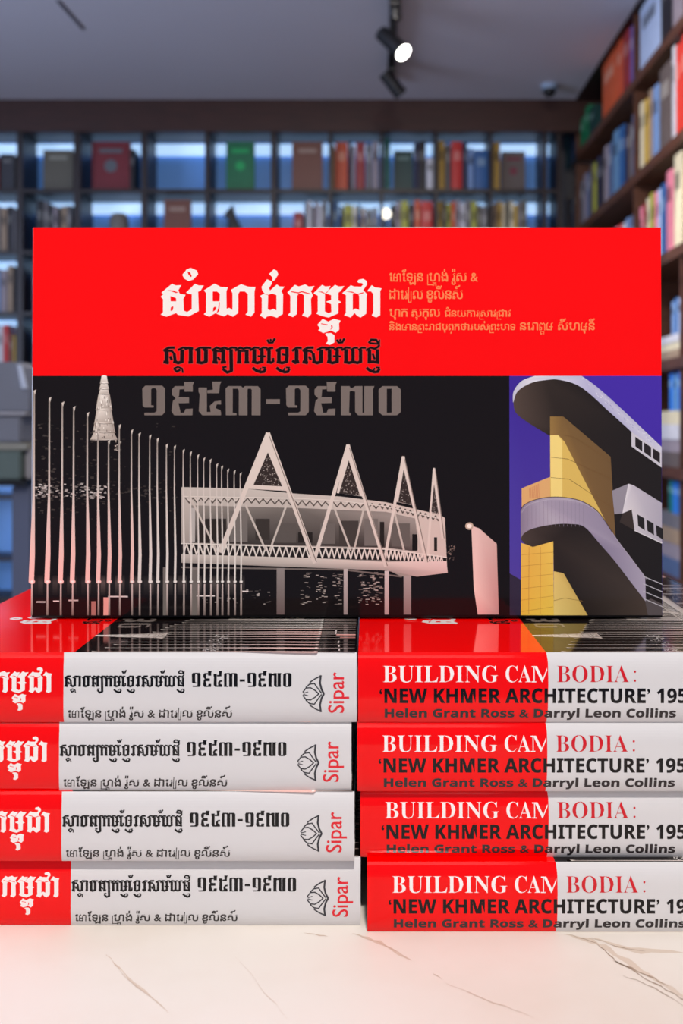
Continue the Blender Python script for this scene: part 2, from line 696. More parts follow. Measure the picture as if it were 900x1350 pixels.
D5 = lambda pts, dx=0: [(180 + (x + dx) / 5.0, 498 + y / 5.0) for x, y in pts]
ONE = [(30, 85), (50, 65), (160, 65), (180, 85), (180, 240), (160, 262), (45, 262), (45, 245), (110, 245), (125, 235),
       (125, 95), (115, 82), (95, 82), (88, 90), (88, 195), (105, 197), (105, 210), (45, 210), (33, 195)]
NINE = [[(225, 90), (245, 68), (305, 68), (305, 88), (275, 90), (272, 130), (262, 160), (282, 240), (270, 262),
         (240, 262), (222, 235), (232, 165), (250, 150), (225, 125)],
        [(305, 40), (372, 40), (362, 60), (362, 105), (308, 105)],
        [(262, 140), (338, 142), (338, 180), (265, 182)],
        [(260, 245), (305, 245), (315, 220), (362, 218), (360, 262), (245, 262)]]
YEARS = [D5(ONE)] + [D5(q) for q in NINE] + [
    D5([(400, 78), (455, 78), (455, 240), (500, 240), (548, 240), (548, 262), (425, 262), (402, 235), (408, 125),
        (400, 105)]),
    D5([(490, 38), (550, 38), (540, 60), (535, 115), (458, 115), (458, 95), (495, 92)]),
    D5([(548, 165), (505, 170), (474, 200), (480, 240), (545, 240), (545, 228), (512, 215), (520, 190), (548, 190)]),
    D5([(578, 85), (595, 68), (625, 68), (625, 245), (650, 248), (650, 262), (580, 262)]),
    D5([(665, 90), (722, 90), (722, 262), (665, 262)]),
    D5([(750, 90), (808, 90), (808, 262), (750, 262)]),
    D5([(600, 68), (680, 68), (692, 80), (705, 68), (790, 68), (808, 88), (808, 100), (752, 98), (745, 85), (725, 85),
        (720, 98), (665, 98), (658, 85), (600, 85)]),
    D5([(845, 155), (935, 155), (935, 187), (845, 187)]),
    D5(ONE, 945)] + [D5(q, 938) for q in NINE] + [
    D5([(487, 68), (545, 68), (540, 245), (552, 248), (552, 262), (487, 262)], 850),
    D5([(530, 68), (560, 82), (580, 68), (628, 68), (628, 245), (640, 245), (640, 68), (707, 68), (697, 90),
        (697, 262), (600, 262), (580, 240), (580, 105), (560, 100), (540, 105)], 850),
    D5([(735, 90), (760, 68), (855, 68), (880, 90), (880, 240), (855, 262), (760, 262), (735, 240)], 850)]
YEARS_HOLES = [D5([(788, 85), (820, 85), (820, 245), (788, 245)], 850)]


def draw_title(art, fx, fy, c, hole, layer=3):
    for p in TITLE:
        art.poly([(fx(x), fy(y)) for x, y in p], c, layer)
    for p in TITLE_HOLES:
        art.poly([(fx(x), fy(y)) for x, y in p], hole, layer + 1)


def draw_line2(art, fx, fy, ks, c, halo=None, layer=3):
    if halo:
        for pts, wd in LINE2:
            art.stroke([(fx(x), fy(y)) for x, y in pts], (wd + 1.3) * ks, halo, layer)
    for pts, wd in LINE2:
        art.stroke([(fx(x), fy(y)) for x, y in pts], wd * ks, c, layer + 1)


def draw_years(art, fx, fy, c, hole, layer=3):
    for p in YEARS:
        art.poly([(fx(x), fy(y)) for x, y in p], c, layer)
    for p in YEARS_HOLES:
        art.poly([(fx(x), fy(y)) for x, y in p], hole, layer + 1)


# ------------------------------------------------------------------ the front cover artwork (in cover pixels 42..869 x 300..818)
RED = (255, 0, 0)
BLK = (20, 13, 12)


def cover_art():
    rnd = random.Random(4)
    a = Art()
    a.rect(42, 300, 869, 498, RED, 1)
    a.rect(42, 498, 669, 818, BLK, 1)
    a.rect(669, 498, 869, 818, (70, 46, 168), 1)
    I = lambda v: v
    W = (250, 243, 238)
    draw_title(a, I, I, W, RED)
    draw_line2(a, I, I, 1.0, (26, 4, 4), (196, 70, 66))
    draw_years(a, I, I, (121, 110, 104), BLK)
    O = (255, 138, 84)
    khmer(a, 'អេឡែន ហ្គ្រង់ រ៉ូស &', 511, 629, 372, 361, O)
    khmer(a, 'ដារៀល ខូលីនស៍', 511, 609, 395.5, 384, O)
    khmer(a, 'ហុក សុកុល', 511, 579, 419, 409, O)
    khmer(a, 'ជំនួយការស្រាវជ្រាវ', 584, 672, 419, 411, O)
    khmer(a, 'និងមានព្រះរាជបុព្វកថារបស់ព្រះបាទ', 511, 678, 437, 429, O)
    khmer(a, 'នរោត្តម', 683, 728, 437, 427, O)
    khmer(a, 'សីហមុនី', 733, 783, 437, 427, O)
    # --- foliage specks behind the poles
    for k in range(430):
        x = rnd.choice([rnd.gauss(58, 9), rnd.gauss(115, 18), rnd.uniform(45, 230)])
        y = rnd.gauss(650, 7) if rnd.random() < .6 else rnd.uniform(560, 690)
        if x < 44 or x > 240:
            continue
        s = rnd.uniform(0.6, 3.0)
        g = rnd.choice([60, 80, 120, 170, 200]) if 640 < y < 660 and x < 142 else rnd.choice([38, 50, 62])
        a.poly([(x, y), (x + s * 1.6, y + s * .3), (x + s * 1.1, y + s), (x - s * .5, y + s * .8)], (g, g - 6, g - 10), 2)
    # --- stepped spire
    T = lambda pts: [(30 + x / 2.903, 490 + y / 2.903) for x, y in pts]
    lt = (240, 230, 220)
    tiers = [(24, 50, 10, 14), (50, 72, 12, 17), (72, 92, 15, 19), (96, 152, 22, 30), (152, 205, 28, 36), (205, 240, 36, 42), (240, 268, 38, 50)]
    for (y0, y1, w0, w1) in tiers:
        cx = 307
        sh = ramp([(130, (196, 184, 172)), (134, (250, 244, 236)), (139, (245, 238, 230)), (143, (170, 158, 148))], lambda p: p[0])
        a.poly(T([(cx - w0, y0), (cx - w0 * .3, y0 - 3), (cx + w0 * .4, y0 - 3), (cx + w0, y0), (cx + w1, y1 - 3), (cx + w1 + 3, y1 + 3), (cx, y1 + 5), (cx - w1 - 3, y1 + 3), (cx - w1, y1 - 3)]), sh, 2)
        a.stroke(T([(cx - w1 - 3, y1 + 1), (cx, y1 + 4), (cx + w1 + 3, y1 + 2)]), .6, (110, 98, 90), 3)
    for k in range(70):
        y = rnd.uniform(100, 262)
        hw = 20 + (y - 96) * .14
        x = 307 + rnd.uniform(-hw, hw)
        h = rnd.uniform(4, 12)
        a.poly(T([(x, y), (x + 2.6, y), (x + 2.2, y + h), (x + .4, y + h)]), rnd.choice([(150, 138, 128), (190, 178, 168), (100, 90, 82), (255, 250, 242)]), 4)
    for k in range(26):
        x, y = rnd.uniform(340, 370), rnd.uniform(270, 310)
        a.poly(T([(x, y), (x + 6, y + 2), (x + 3, y + 6)]), rnd.choice([(200, 188, 178), (120, 110, 102)]), 2)
    # --- auditorium
    B = lambda pts: [(220 + x / 1.9565, 560 + y / 1.9565) for x, y in pts]
    a.poly(B([(35, 168), (200, 172), (330, 185), (440, 192), (560, 207), (700, 240), (712, 248), (718, 390), (600, 400),
              (560, 380), (35, 350)]), [(205, 195, 186)] * 4 + [(215, 200, 190)] * 4 + [(160, 150, 142)] * 3, 2)
    a.poly(B([(60, 215), (330, 222), (560, 232), (640, 250), (640, 335), (560, 325), (60, 312)]),
           [(150, 142, 134), (120, 112, 106), (150, 140, 133), (165, 155, 148), (90, 82, 78), (70, 62, 58), (60, 54, 50)], 3)
    for (x0, x1, y0, y1, g) in [(55, 70, 222, 310, 190), (80, 150, 250, 310, 45), (160, 205, 230, 310, 120), (225, 262, 250, 305, 60),
                                (275, 330, 262, 312, 95), (335, 372, 285, 312, 40), (392, 430, 262, 315, 110), (440, 490, 255, 318, 70),
                                (505, 540, 250, 320, 120), (545, 556, 258, 322, 40), (575, 622, 262, 322, 105), (628, 642, 290, 332, 25),
                                (684, 692, 298, 334, 40)]:
        a.rect(*B([(x0, y0)])[0], *B([(x1, y1)])[0], (g, g - 7, g - 12), 4)
    # frieze of little scallops under the roof
    ZT = lambda x: 196 + max(0, x - 200) * 0.045 if x < 560 else 214 + (x - 560) * 0.22
    x = 45
    while x < 690:
        st = 20 if x < 540 else 13
        y = ZT(x)
        a.stroke(B([(x, y), (x + st / 2, y + 13), (x + st, ZT(x + st))]), 1.5, (90, 80, 74), 4)
        a.stroke(B([(x + 4, y + 2), (x + st / 2, y + 6), (x + st - 4, y + 2)]), 1.0, (225, 214, 204), 5)
        x += st
    a.stroke(B([(40, 192), (330, 197), (440, 203), (560, 218), (700, 250)]), 1.2, (228, 218, 208), 5)
    # balustrade
    a.poly(B([(35, 313), (560, 328), (716, 352), (716, 362), (560, 358), (35, 342)]), (38, 32, 30), 4)
    BT = lambda x: 316 + max(0, x - 35) * 0.026 if x < 560 else 330 + (x - 560) * 0.12
    x = 40
    while x < 700:
        st = 17 if x < 400 else (14 if x < 560 else 10)
        h = 26 if x < 560 else 22
        a.stroke(B([(x, BT(x) + h), (x + st / 2, BT(x)), (x + st, BT(x + st) + h)]), 1.7, (232, 222, 212), 5)
        x += st
    a.stroke(B([(35, 314), (560, 329), (716, 350)]), 1.3, (235, 226, 216), 6)
    a.poly(B([(35, 342), (380, 352), (560, 362), (716, 360), (719, 390), (640, 400), (560, 384), (35, 364)]),
           [(205, 195, 186), (222, 210, 200), (228, 214, 204), (235, 214, 208), (215, 190, 184), (190, 172, 165), (175, 163, 156), (170, 160, 152)], 5)
    a.stroke(B([(35, 376), (452, 382), (600, 400)]), 2.0, (120, 110, 104), 4)
    # pillars and the pool behind
    for (x0, x1, y0, g) in [(280, 300, 378, 150), (452, 462, 380, 200), (557, 568, 385, 215), (606, 625, 398, 175), (60, 78, 378, 140)]:
        a.rect(*B([(x0, y0)])[0], *B([(x1, 498)])[0], [(g, g - 10, g - 14)] * 2 + [(g - 40, g - 60, g - 62)] * 2, 4)
    for k in range(150):
        c0 = rnd.choice([352, 392, 432, 498, 520, 535])
        x = c0 + rnd.uniform(-12, 12)
        y = rnd.uniform(388, 472)
        a.rect(*B([(x, y)])[0], *B([(x + rnd.uniform(4, 11), y + 1.8)])[0], rnd.choice([(190, 178, 170), (110, 100, 95), (150, 138, 130)]), 3)
    for k in range(46):
        x, y = rnd.uniform(80, 275), rnd.uniform(430, 470)
        a.rect(*B([(x, y)])[0], *B([(x + rnd.uniform(3, 9), y + 1.6)])[0], rnd.choice([(200, 188, 180), (90, 82, 78)]), 3)
    # gable frames
    fr = (226, 212, 202)
    fd = (140, 126, 118)
    for apex, l, r, bl, br, inner, wd in [
        ((257, 30), (136, 335), (378, 362), (200, 172), (308, 178), [(220, 162), (257, 78), (294, 166)], 6.2),
        ((463, 60), (378, 352), (560, 372), (434, 183), (502, 192), [(440, 184), (465, 98), (494, 190)], 4.8),
        ((605, 90), (556, 362), (664, 362), (588, 206), (634, 216), [(592, 206), (606, 122), (628, 214)], 3.8),
        ((684, 120), (668, 345), (706, 300), (672, 232), (700, 240), [(677, 232), (684, 160), (696, 238)], 3.0)]:
        a.poly(B([apex, bl, br]), fr, 6)
        a.stroke(B([apex, l]), wd, fr, 6)
        a.stroke(B([apex, r]), wd, fr, 6)
        a.stroke(B([(apex[0] + 4, apex[1] + 6), (r[0] + 4, r[1])]), 1.2, fd, 7)
        a.poly(B(inner), (54, 44, 40), 7)
        (ax, ay), (bx, by), (cx, cy) = inner
        for k in range(70 if wd > 4 else 30):
            u, v = rnd.random(), rnd.random()
            if u + v > 1:
                u, v = 1 - u, 1 - v
            u, v = u * .9 + .03, v * .9 + .03
            x = bx + (ax - bx) * u + (cx - bx) * v
            y = by + (ay - by) * u + (cy - by) * v
            s = rnd.uniform(1.5, 4)
            g = rnd.choice([120, 160, 200])
            a.poly(B([(x, y), (x + s, y + s * .4), (x + s * .3, y + s)]), (g, g - 12, g - 20), 8)
    for p in [[(50, 180), (130, 340)], [(200, 215), (252, 332)], [(306, 212), (262, 332)], [(428, 222), (470, 332)],
              [(504, 222), (478, 334)], [(582, 232), (610, 345)], [(636, 235), (650, 345)]]:
        a.stroke(B(p), 2.6, (205, 194, 184), 6)
    # pylon with its lamp
    a.poly(B([(780, 268), (800, 275), (845, 315), (850, 498), (796, 498), (786, 430)]),
           [(236, 205, 196), (232, 200, 192), (215, 178, 170), (200, 150, 146), (226, 176, 172), (245, 215, 205)], 3)
    a.poly([(616 + 5.5 * math.cos(t * .5236), 697.5 + 5 * math.sin(t * .5236)) for t in range(12)], (200, 180, 160), 4)
    a.poly([(616 + 3.2 * math.cos(t * .5236), 697.5 + 2.8 * math.sin(t * .5236)) for t in range(12)], (255, 245, 232), 5)
    for k in range(20):
        x, y = rnd.uniform(715, 735), rnd.uniform(320, 356)
        a.poly(B([(x, y), (x + 5, y - 2), (x + 3, y + 3)]), rnd.choice([(130, 115, 105), (80, 70, 64)]), 3)
    # --- flag poles
    poles = [(44, 518), (64, 528), (81, 534), (96, 540), (114, 548), (128, 572), (142, 585), (156, 564), (172, 571),
             (182, 575), (196, 578), (206, 582), (218, 590), (228.5, 592), (240, 597), (249.5, 600), (259, 604),
             (267, 608), (275.5, 610), (284, 616), (290.5, 619), (298.5, 623), (307, 625), (315, 628)]
    for k in range(44):                                # floodlit haze along the foot of the poles
        x0 = 44 + k * 6.3
        g = 30 + 62 * (0.5 + 0.5 * math.sin(k * 1.9)) * (1 if k > 12 else .6)
        a.poly([(x0, 762), (x0 + 6.3, 762), (x0 + 6.3, 772), (x0, 772)], [BLK, BLK, (g, g * .9, g * .86), (g, g * .9, g * .86)], 7)
        a.poly([(x0, 772), (x0 + 6.3, 772), (x0 + 6.3, 790), (x0, 790)], [(g, g * .9, g * .86), (g, g * .9, g * .86), BLK, BLK], 7)
    for i, (x, yt) in enumerate(poles):
        near = max(0.0, 1 - i / 16.0)
        hw = 0.6 + 0.45 * near
        bw = 1.4 + 3.4 * near
        bx = x + (1.5 if i > 3 else -2 + i * .5)
        up, lo = (168, 158, 150), ((250, 205, 196) if x < 175 else (238, 230, 222))
        a.poly([(x - hw, yt), (x + hw, yt), (x + hw + .3, 650), (x - hw, 650)], [(150, 140, 132), (150, 140, 132), (215, 204, 196), (215, 204, 196)], 9)
        a.poly([(x - hw, 650), (x + hw + .3, 650), (bx + bw * .8, 735), (bx + bw * .55, 772), (bx - bw * .9, 772), (bx - bw * .6, 735)],
               [(215, 204, 196)] * 2 + [lo] * 4, 9)
        a.poly([(x - hw, yt), (x + hw + 1.6, yt - 2), (x + hw, yt + 5)], (210, 200, 190), 10)
        r = 1.8 + 1.6 * near
        a.poly([(bx + r * 1.25 * math.cos(t * .785), 771 + r * .95 * math.sin(t * .785)) for t in range(8)], lo, 9)
        a.poly([(bx + r * .6 * math.cos(t * .785), 771 + r * .5 * math.sin(t * .785)) for t in range(8)], (255, 250, 244), 10)
        a.poly([(bx - .9, 774), (bx + .9, 774), (bx + 1.3, 816), (bx - 1.3, 816)], [(225, 205, 198)] * 2 + [(120, 104, 98)] * 2, 9)
    for (x0, x1, y, g) in [(48, 60, 797, 215), (70, 78, 796, 225), (90, 103, 795, 200), (142, 168, 790, 225), (258, 282, 789, 235), (318, 326, 783, 235)]:
        a.rect(x0, y, x1, y + 1.8, (g, g - 14, g - 18), 8)
    a.rect(136, 792, 143, 816, (240, 170, 160), 8)
    a.rect(120, 797, 126, 816, (180, 120, 112), 8)
    a.rect(214, 752, 221, 816, (120, 112, 106), 8)
    a.rect(252, 755, 259, 816, (120, 112, 106), 8)
    # --- concrete tower photograph
    C = lambda pts: [(640 + x / 3.4615, 490 + y / 3.4615) for x, y in pts]
    blue_lo = (82, 66, 170)
    a.poly(C([(100, 28), (300, 28), (300, 1135), (100, 1135)]), [(62, 40, 150), (62, 40, 150), blue_lo, (86, 74, 176)], 2)
    a.poly(C([(100, 935), (152, 965), (152, 1135), (100, 1135)]), (52, 44, 66), 3)
    px_ = lambda p: p[0]
    rim_in = cr([(118, 150), (138, 98), (200, 60), (265, 47), (330, 46), (430, 82), (560, 198), (655, 285)])
    a.poly(C(rim_in + [(792, 382), (792, 1135), (570, 1135), (450, 740), (540, 600), (345, 300), (285, 305)] +
             cr([(285, 305), (180, 240), (128, 196), (118, 150)])[1:-1]),
           ramp([(674, (84, 70, 62)), (700, (66, 54, 47)), (725, (44, 36, 31)), (760, (38, 31, 28)), (868, (34, 29, 28))], px_), 3)
    a.poly(C([(285, 215), (345, 215), (560, 400), (582, 790), (440, 620), (285, 590)]),
           [(150, 118, 66), (122, 94, 56), (112, 86, 54), (120, 92, 58), (150, 116, 66), (160, 126, 72)], 4)
    a.poly(C([(285, 300), (322, 300), (350, 330), (575, 772), (450, 625), (400, 600), (285, 592)]), (222, 188, 98), 5)
    a.poly(C([(285, 300), (322, 302), (340, 330), (340, 598), (288, 590)]), (246, 220, 132), 6)
    for (x0, y0, x1, y1) in [(288, 402, 560, 500), (288, 495, 575, 640), (345, 300, 560, 420)]:
        a.stroke(C([(x0, y0), ((x0 + x1) / 2 - 60, y0 + 8), (x1, y1)]), 0.5, (120, 88, 50), 7)
    a.poly(C([(155, 545), (285, 492), (285, 592), (200, 605), (155, 635)]), (226, 176, 116), 4)
    for k in range(8):
        a.stroke(C([(190 + k * 6, 545 - k * 3), (192 + k * 6, 590)]), 0.5, (205, 120, 92), 5)
    a.poly(C(cr([(116, 148), (119, 100), (155, 52), (215, 28)]) + [(430, 28)] + cr([(430, 28), (500, 80), (600, 170), (792, 355)])[1:] +
             [(792, 382)] + rim_in[::-1]),
           ramp([(674, (196, 196, 214)), (700, (226, 226, 236)), (745, (206, 206, 228)), (790, (170, 168, 208)), (868, (206, 206, 222))], px_), 8)
    for k in range(60):
        x = rnd.uniform(420, 780)
        y = 28 + (x - 430) * .92 + rnd.uniform(2, 26)
        a.poly(C([(x, y), (x + 10, y + 7), (x + 9, y + 10)]), rnd.choice([(228, 228, 240), (150, 148, 196), (190, 190, 216)]), 9)
    bal_top = cr([(150, 645), (168, 620), (215, 598), (290, 585), (375, 590), (445, 612), (510, 662), (580, 768), (650, 862), (715, 950)])
    bal_bot = cr([(718, 1065), (650, 975), (580, 882), (510, 800), (440, 722), (375, 708), (300, 710), (210, 728), (165, 752), (150, 778)])
    a.poly(C(bal_top + bal_bot),
           ramp([(683, (140, 128, 150)), (700, (166, 156, 176)), (728, (188, 180, 194)), (760, (172, 160, 182)), (790, (142, 132, 158)), (846, (178, 168, 188))], px_), 8)
    a.stroke(C(bal_top), 0.9, (70, 54, 60), 9)
    a.stroke(C([(x + 6, y + 10) for x, y in bal_top]), 0.5, (196, 188, 202), 9)
    for k in range(16):
        x = 165 + k * 18
        a.stroke(C([(x, 625 if x < 220 else 600), (x, 720)]), 0.35, (140, 128, 146), 9)
    a.poly(C([(152, 795), (205, 812), (298, 785), (300, 1135), (150, 1135)]), [(240, 196, 92), (238, 190, 84), (246, 206, 96), (250, 210, 84), (244, 196, 70)], 4)
    for k in range(6):
        a.stroke(C([(152, 850 + k * 52), (298, 838 + k * 50)]), 0.45, (196, 140, 60), 5)
    for xx in (188, 240):
        a.stroke(C([(xx, 815), (xx - 2, 1120)]), 0.6, (204, 140, 70), 5)
    a.poly(C(bal_bot[::-1] + [(728, 1135), (455, 1135), (345, 935), (300, 925), (298, 788), (205, 814), (170, 800)]),
           ramp([(683, (78, 66, 60)), (715, (52, 42, 37)), (760, (38, 31, 28)), (800, (52, 43, 38)), (850, (74, 62, 55))], px_), 6)
    a.poly(C([(300, 925), (345, 935), (458, 1135), (300, 1135)]), [(236, 206, 118), (214, 182, 100), (214, 180, 96), (244, 216, 128)], 7)
    a.stroke(C([(300, 1060), (350, 1048), (430, 1062)]), 0.5, (150, 116, 60), 8)
    # window boxes
    a.poly(C([(655, 282), (792, 375), (792, 450), (655, 352)]), (205, 202, 212), 8)
    for k in range(3):
        x = 672 + k * 40
        a.poly(C([(x, 308 + k * 26), (x + 32, 330 + k * 26), (x + 32, 376 + k * 27), (x, 352 + k * 27)]), (42, 36, 38), 9)
    a.poly(C([(566, 556), (640, 524), (612, 660), (576, 664)]), (150, 144, 156), 7)
    a.poly(C([(640, 524), (662, 530), (792, 612), (792, 795), (668, 738), (655, 642), (612, 660)]),
           [(230, 226, 232), (196, 190, 202), (176, 170, 186), (180, 174, 188), (205, 200, 208), (214, 208, 214), (226, 220, 226)], 8)
    a.poly(C([(612, 662), (655, 644), (668, 738), (600, 700)]), (60, 50, 46), 8)
    for k in range(3):
        x = 680 + k * 42
        a.poly(C([(x, 664 + k * 24), (x + 32, 682 + k * 24), (x + 34, 738 + k * 22), (x + 4, 718 + k * 22)]), (40, 36, 36), 9)
    a.stroke(C([(668, 738), (792, 796)]), 1.2, (226, 222, 226), 10)
    for k in range(4):
        a.stroke(C([(706, 948 + k * 34), (792, 985 + k * 34)]), 1.0, (196, 192, 200), 9)
    a.poly(C([(715, 1065), (740, 1050), (792, 1075), (792, 1135), (728, 1135)]), (90, 82, 84), 8)
    a.rect(42, 815.5, 869, 818, (6, 4, 4), 11)
    return a


# ------------------------------------------------------------------ spine artworks (pixels of the top books' spines)
def spine_base(a, div, left, right):
    a.poly([(left, 861), (div, 861), (div + 1.2, 872), (div + 1.5, 900), (div + 1, 935), (div, 951), (left, 951)], (242, 0, 3), 1)
    a.poly([(div, 861), (right, 861), (right, 951), (div, 951), (div + 1, 935), (div + 1.5, 900), (div + 1.2, 872)], (216, 215, 217), 1)


def khmer_spine_art():
    a = Art()
    spine_base(a, 81, -137.5, 470)
    draw_title(a, lambda x: 67 - (500.7 - x) * .63, lambda y: 911.7 + (y - 420) * .64, (246, 238, 236), (242, 0, 3))
    draw_line2(a, lambda x: 84 + (x - 214) * .556, lambda y: 904 + (y - 482) * .64, .64, (14, 12, 14))
    draw_years(a, lambda x: 252 + (x - 186) * .388, lambda y: 904 + (y - 550.4) * .46, (14, 12, 14), (216, 215, 217))
    khmer(a, 'អេឡែន ហ្គ្រង់ រ៉ូស & ដារៀល ខូលីនស៍', 87, 306, 944.2, 934.6, (58, 54, 54), slant=.1, bold=0.018)
    Lg = lambda pts: [(385 + x / 10.0, 870 + y / 10.0) for x, y in pts]
    dk = (58, 58, 64)
    for half in (0, 1):
        fy = (lambda y: y) if half == 0 else (lambda y: 858 - y)
        for pts, wd in [([(375, 195), (365, 290), (385, 370), (415, 425)], 1.9), ([(375, 200), (300, 235), (232, 280)], 1.3),
                        ([(180, 345), (225, 305), (290, 295), (330, 350), (385, 420)], 1.2),
                        ([(140, 405), (180, 355), (240, 350), (300, 385), (350, 430)], 1.2),
                        ([(232, 280), (240, 300)], .9), ([(140, 405), (150, 420), (205, 405)], .9)]:
            a.stroke(Lg([(x, fy(y)) for x, y in pts]), wd * 1.35, dk, 3)
    # the publisher's word reads upwards
    ps, x0, x1, y0, y1 = glyphs('Sipar', 0.008, 3)
    ps2, _, _, c0, c1 = glyphs('S', 0.0, 3)
    kx = 53.0 / (x1 - x0)
    ky = 21.0 / (c1 - c0)
    for p in ps:
        a.poly([(453 - 0 + (-(y) * ky), 938 - (x - x0) * kx) for x, y in p], (224, 40, 52), 3)
    return a


def english_spine_art():
    a = Art()
    spine_base(a, 722, 472, 1079.5)
    text_box(a, mathserif('BUILDING'), 505, 657, 898, 877.5, (250, 240, 240), 3, -0.008, '\U0001D407')
    text_box(a, mathserif('CA'), 667, 701, 898, 877.5, (250, 240, 240), 3, -0.008, '\U0001D407')
    # the M is cut by the colour change: only its left half shows
    M = [[(701.5, 898), (701.5, 896.8), (707.5, 896.8), (707.5, 898)], [(704, 897.5), (704, 878.5), (705.3, 878.5), (705.3, 897.5)],
         [(701.5, 877.5), (708.6, 877.5), (708.6, 878.9), (701.5, 878.9)],
         [(704.6, 877.6), (708.6, 877.6), (716.6, 894), (714.8, 898)], [(715.4, 898), (714.6, 896.4), (721.8, 879.5), (721.9, 883)]]
    for q, p in enumerate(M):
        a.poly(p, (250, 240, 240), 4 + q)
    text_box(a, mathserif('BODIA'), 735, 830, 898, 877.5, (206, 30, 42), 3, -0.009, '\U0001D407')
    for y in (884.5, 896):
        a.poly([(838 + 1.5 * math.cos(t * .785), y + 1.5 * math.sin(t * .785)) for t in range(8)], (206, 30, 42), 3)
    K = (16, 12, 14)
    text_box(a, '\u2018' + mathsans('NEW KHMER ARCHITECTURE') + '\u2019', 500, 858, 924.5, 906, K, 3, 0.012, '\U0001D5DB')
    text_box(a, mathsans('1953-1970'), 867, 985, 924.5, 906, K, 3, 0.012, '\U0001D5DB')
    text_box(a, mathsans('Helen Grant Ross & Darryl Leon Collins'), 507, 893, 944, 932.5, (52, 46, 48), 3, 0.022, '\U0001D5DB')
    return a


# ------------------------------------------------------------------ the big landscape book
BL, BW, BT = 0.1866, 0.3032, 0.02834
BULGE = 0.0022
SH = 0.0016


def spine_y(t):
    """depth of the spine surface at t = 0 (top) .. 1 (bottom)"""
    u = abs(2 * t - 1)
    return BULGE * u ** 4.0


def cover_profile():
    n = 26
    outer = [(BW, BT), (0.012, BT), (0.0105, BT - 0.00025), (0.009, BT)]
    for i in range(n + 1):
        t = i / n
        outer.append((spine_y(t), BT * (1 - t)))
    outer += [(BW, 0.0)]
    inner = [(BW, SH), (0.0065, SH), (0.0052, BT * .25), (0.0046, BT * .5), (0.0052, BT * .75), (0.0065, BT - SH), (BW, BT - SH)]
    return outer, inner


def cover_mesh():
    outer, inner = cover_profile()
    loop = outer + inner
    bm = bmesh.new()
    A = [bm.verts.new((0, y, z)) for y, z in loop]
    B = [bm.verts.new((BL, y, z)) for y, z in loop]
    n = len(loop)
    for i in range(n):
        j = (i + 1) % n
        f = bm.faces.new((A[i], A[j], B[j], B[i]))
        f.smooth = 4 <= i < 30
    bm.faces.new(A)
    bm.faces.new(B[::-1])
    bmesh.ops.recalc_face_normals(bm, faces=bm.faces)
    me = bpy.data.meshes.new('cover')
    bm.to_mesh(me)
    bm.free()
    me.materials.append(M_SHEET)
    return me


def pages_mesh():
    bm = bmesh.new()
    bbox(bm, 0.003, BL - 0.003, 0.0068, BW - 0.004, SH, BT - SH)
    me = bpy.data.meshes.new('page_block')
    bmesh.ops.recalc_face_normals(bm, faces=bm.faces)
    bm.to_mesh(me)
    bm.free()
    me.materials.append(M_PAGES)
    return me


COVER_ME, PAGES_ME = cover_mesh(), pages_mesh()


def map_cover(x, y, e):
    v = (y - 300) / 518.0
    u = (x - 42) / 827.0
    return (v * BL, BULGE + u * (BW - BULGE), BT + 0.00004 + e)


def map_cover_wide(x, y, e):          # the second edition's front has a slightly deeper red band
    v = (y - 300) / 518.0
    v = v / .3825 * .411 if v < .3825 else .411 + (v - .3825) / .6175 * .589
    u = (x - 42) / 827.0
    return (v * BL, BULGE + u * (BW - BULGE), BT + 0.00004 + e)


def spine_map(left):
    def fn(x, y, e):
        s = (x - left) / 607.5 * BL
        t = (y - 861) / 90.0
        d = 0.004
        dy = (spine_y(min(1, t + d)) - spine_y(max(0, t - d)))
        dz = -BT * (min(1, t + d) - max(0, t - d))
        L = math.hypot(dy, dz)
        ny, nz = dz / L, -dy / L          # outward (towards -y)
        return (s, spine_y(t) + ny * (0.00004 + e), BT * (1 - t) + nz * (0.00004 + e))
    return fn


CUTS = [861 + 90 * (i / 26.0) for i in range(1, 26)]
ART = {}


def big_book(label, kind, group):
    t = empty('photography_book', (0, 0, 0), label, 'book', group)
    link('cover', COVER_ME, t)
    link('page_block', PAGES_ME, t)
    if kind not in ART:
        if kind == 'khmer':
            s = khmer_spine_art().build('spine_print', spine_map(-137.5), t, CUTS)
            f = ART_COVER.build('cover_print', map_cover, t)
        else:
            s = english_spine_art().build('spine_print', spine_map(472), t, CUTS)
            f = ART_COVER.build('cover_print', map_cover_wide, t)
        ART[kind] = (s.data, f.data)
    else:
        link('spine_print', ART[kind][0], t)
        link('cover_print', ART[kind][1], t)
    return t


ART_COVER = cover_art()
YF = F / 3229.0 - 0.0020   # depth of the stack's spines

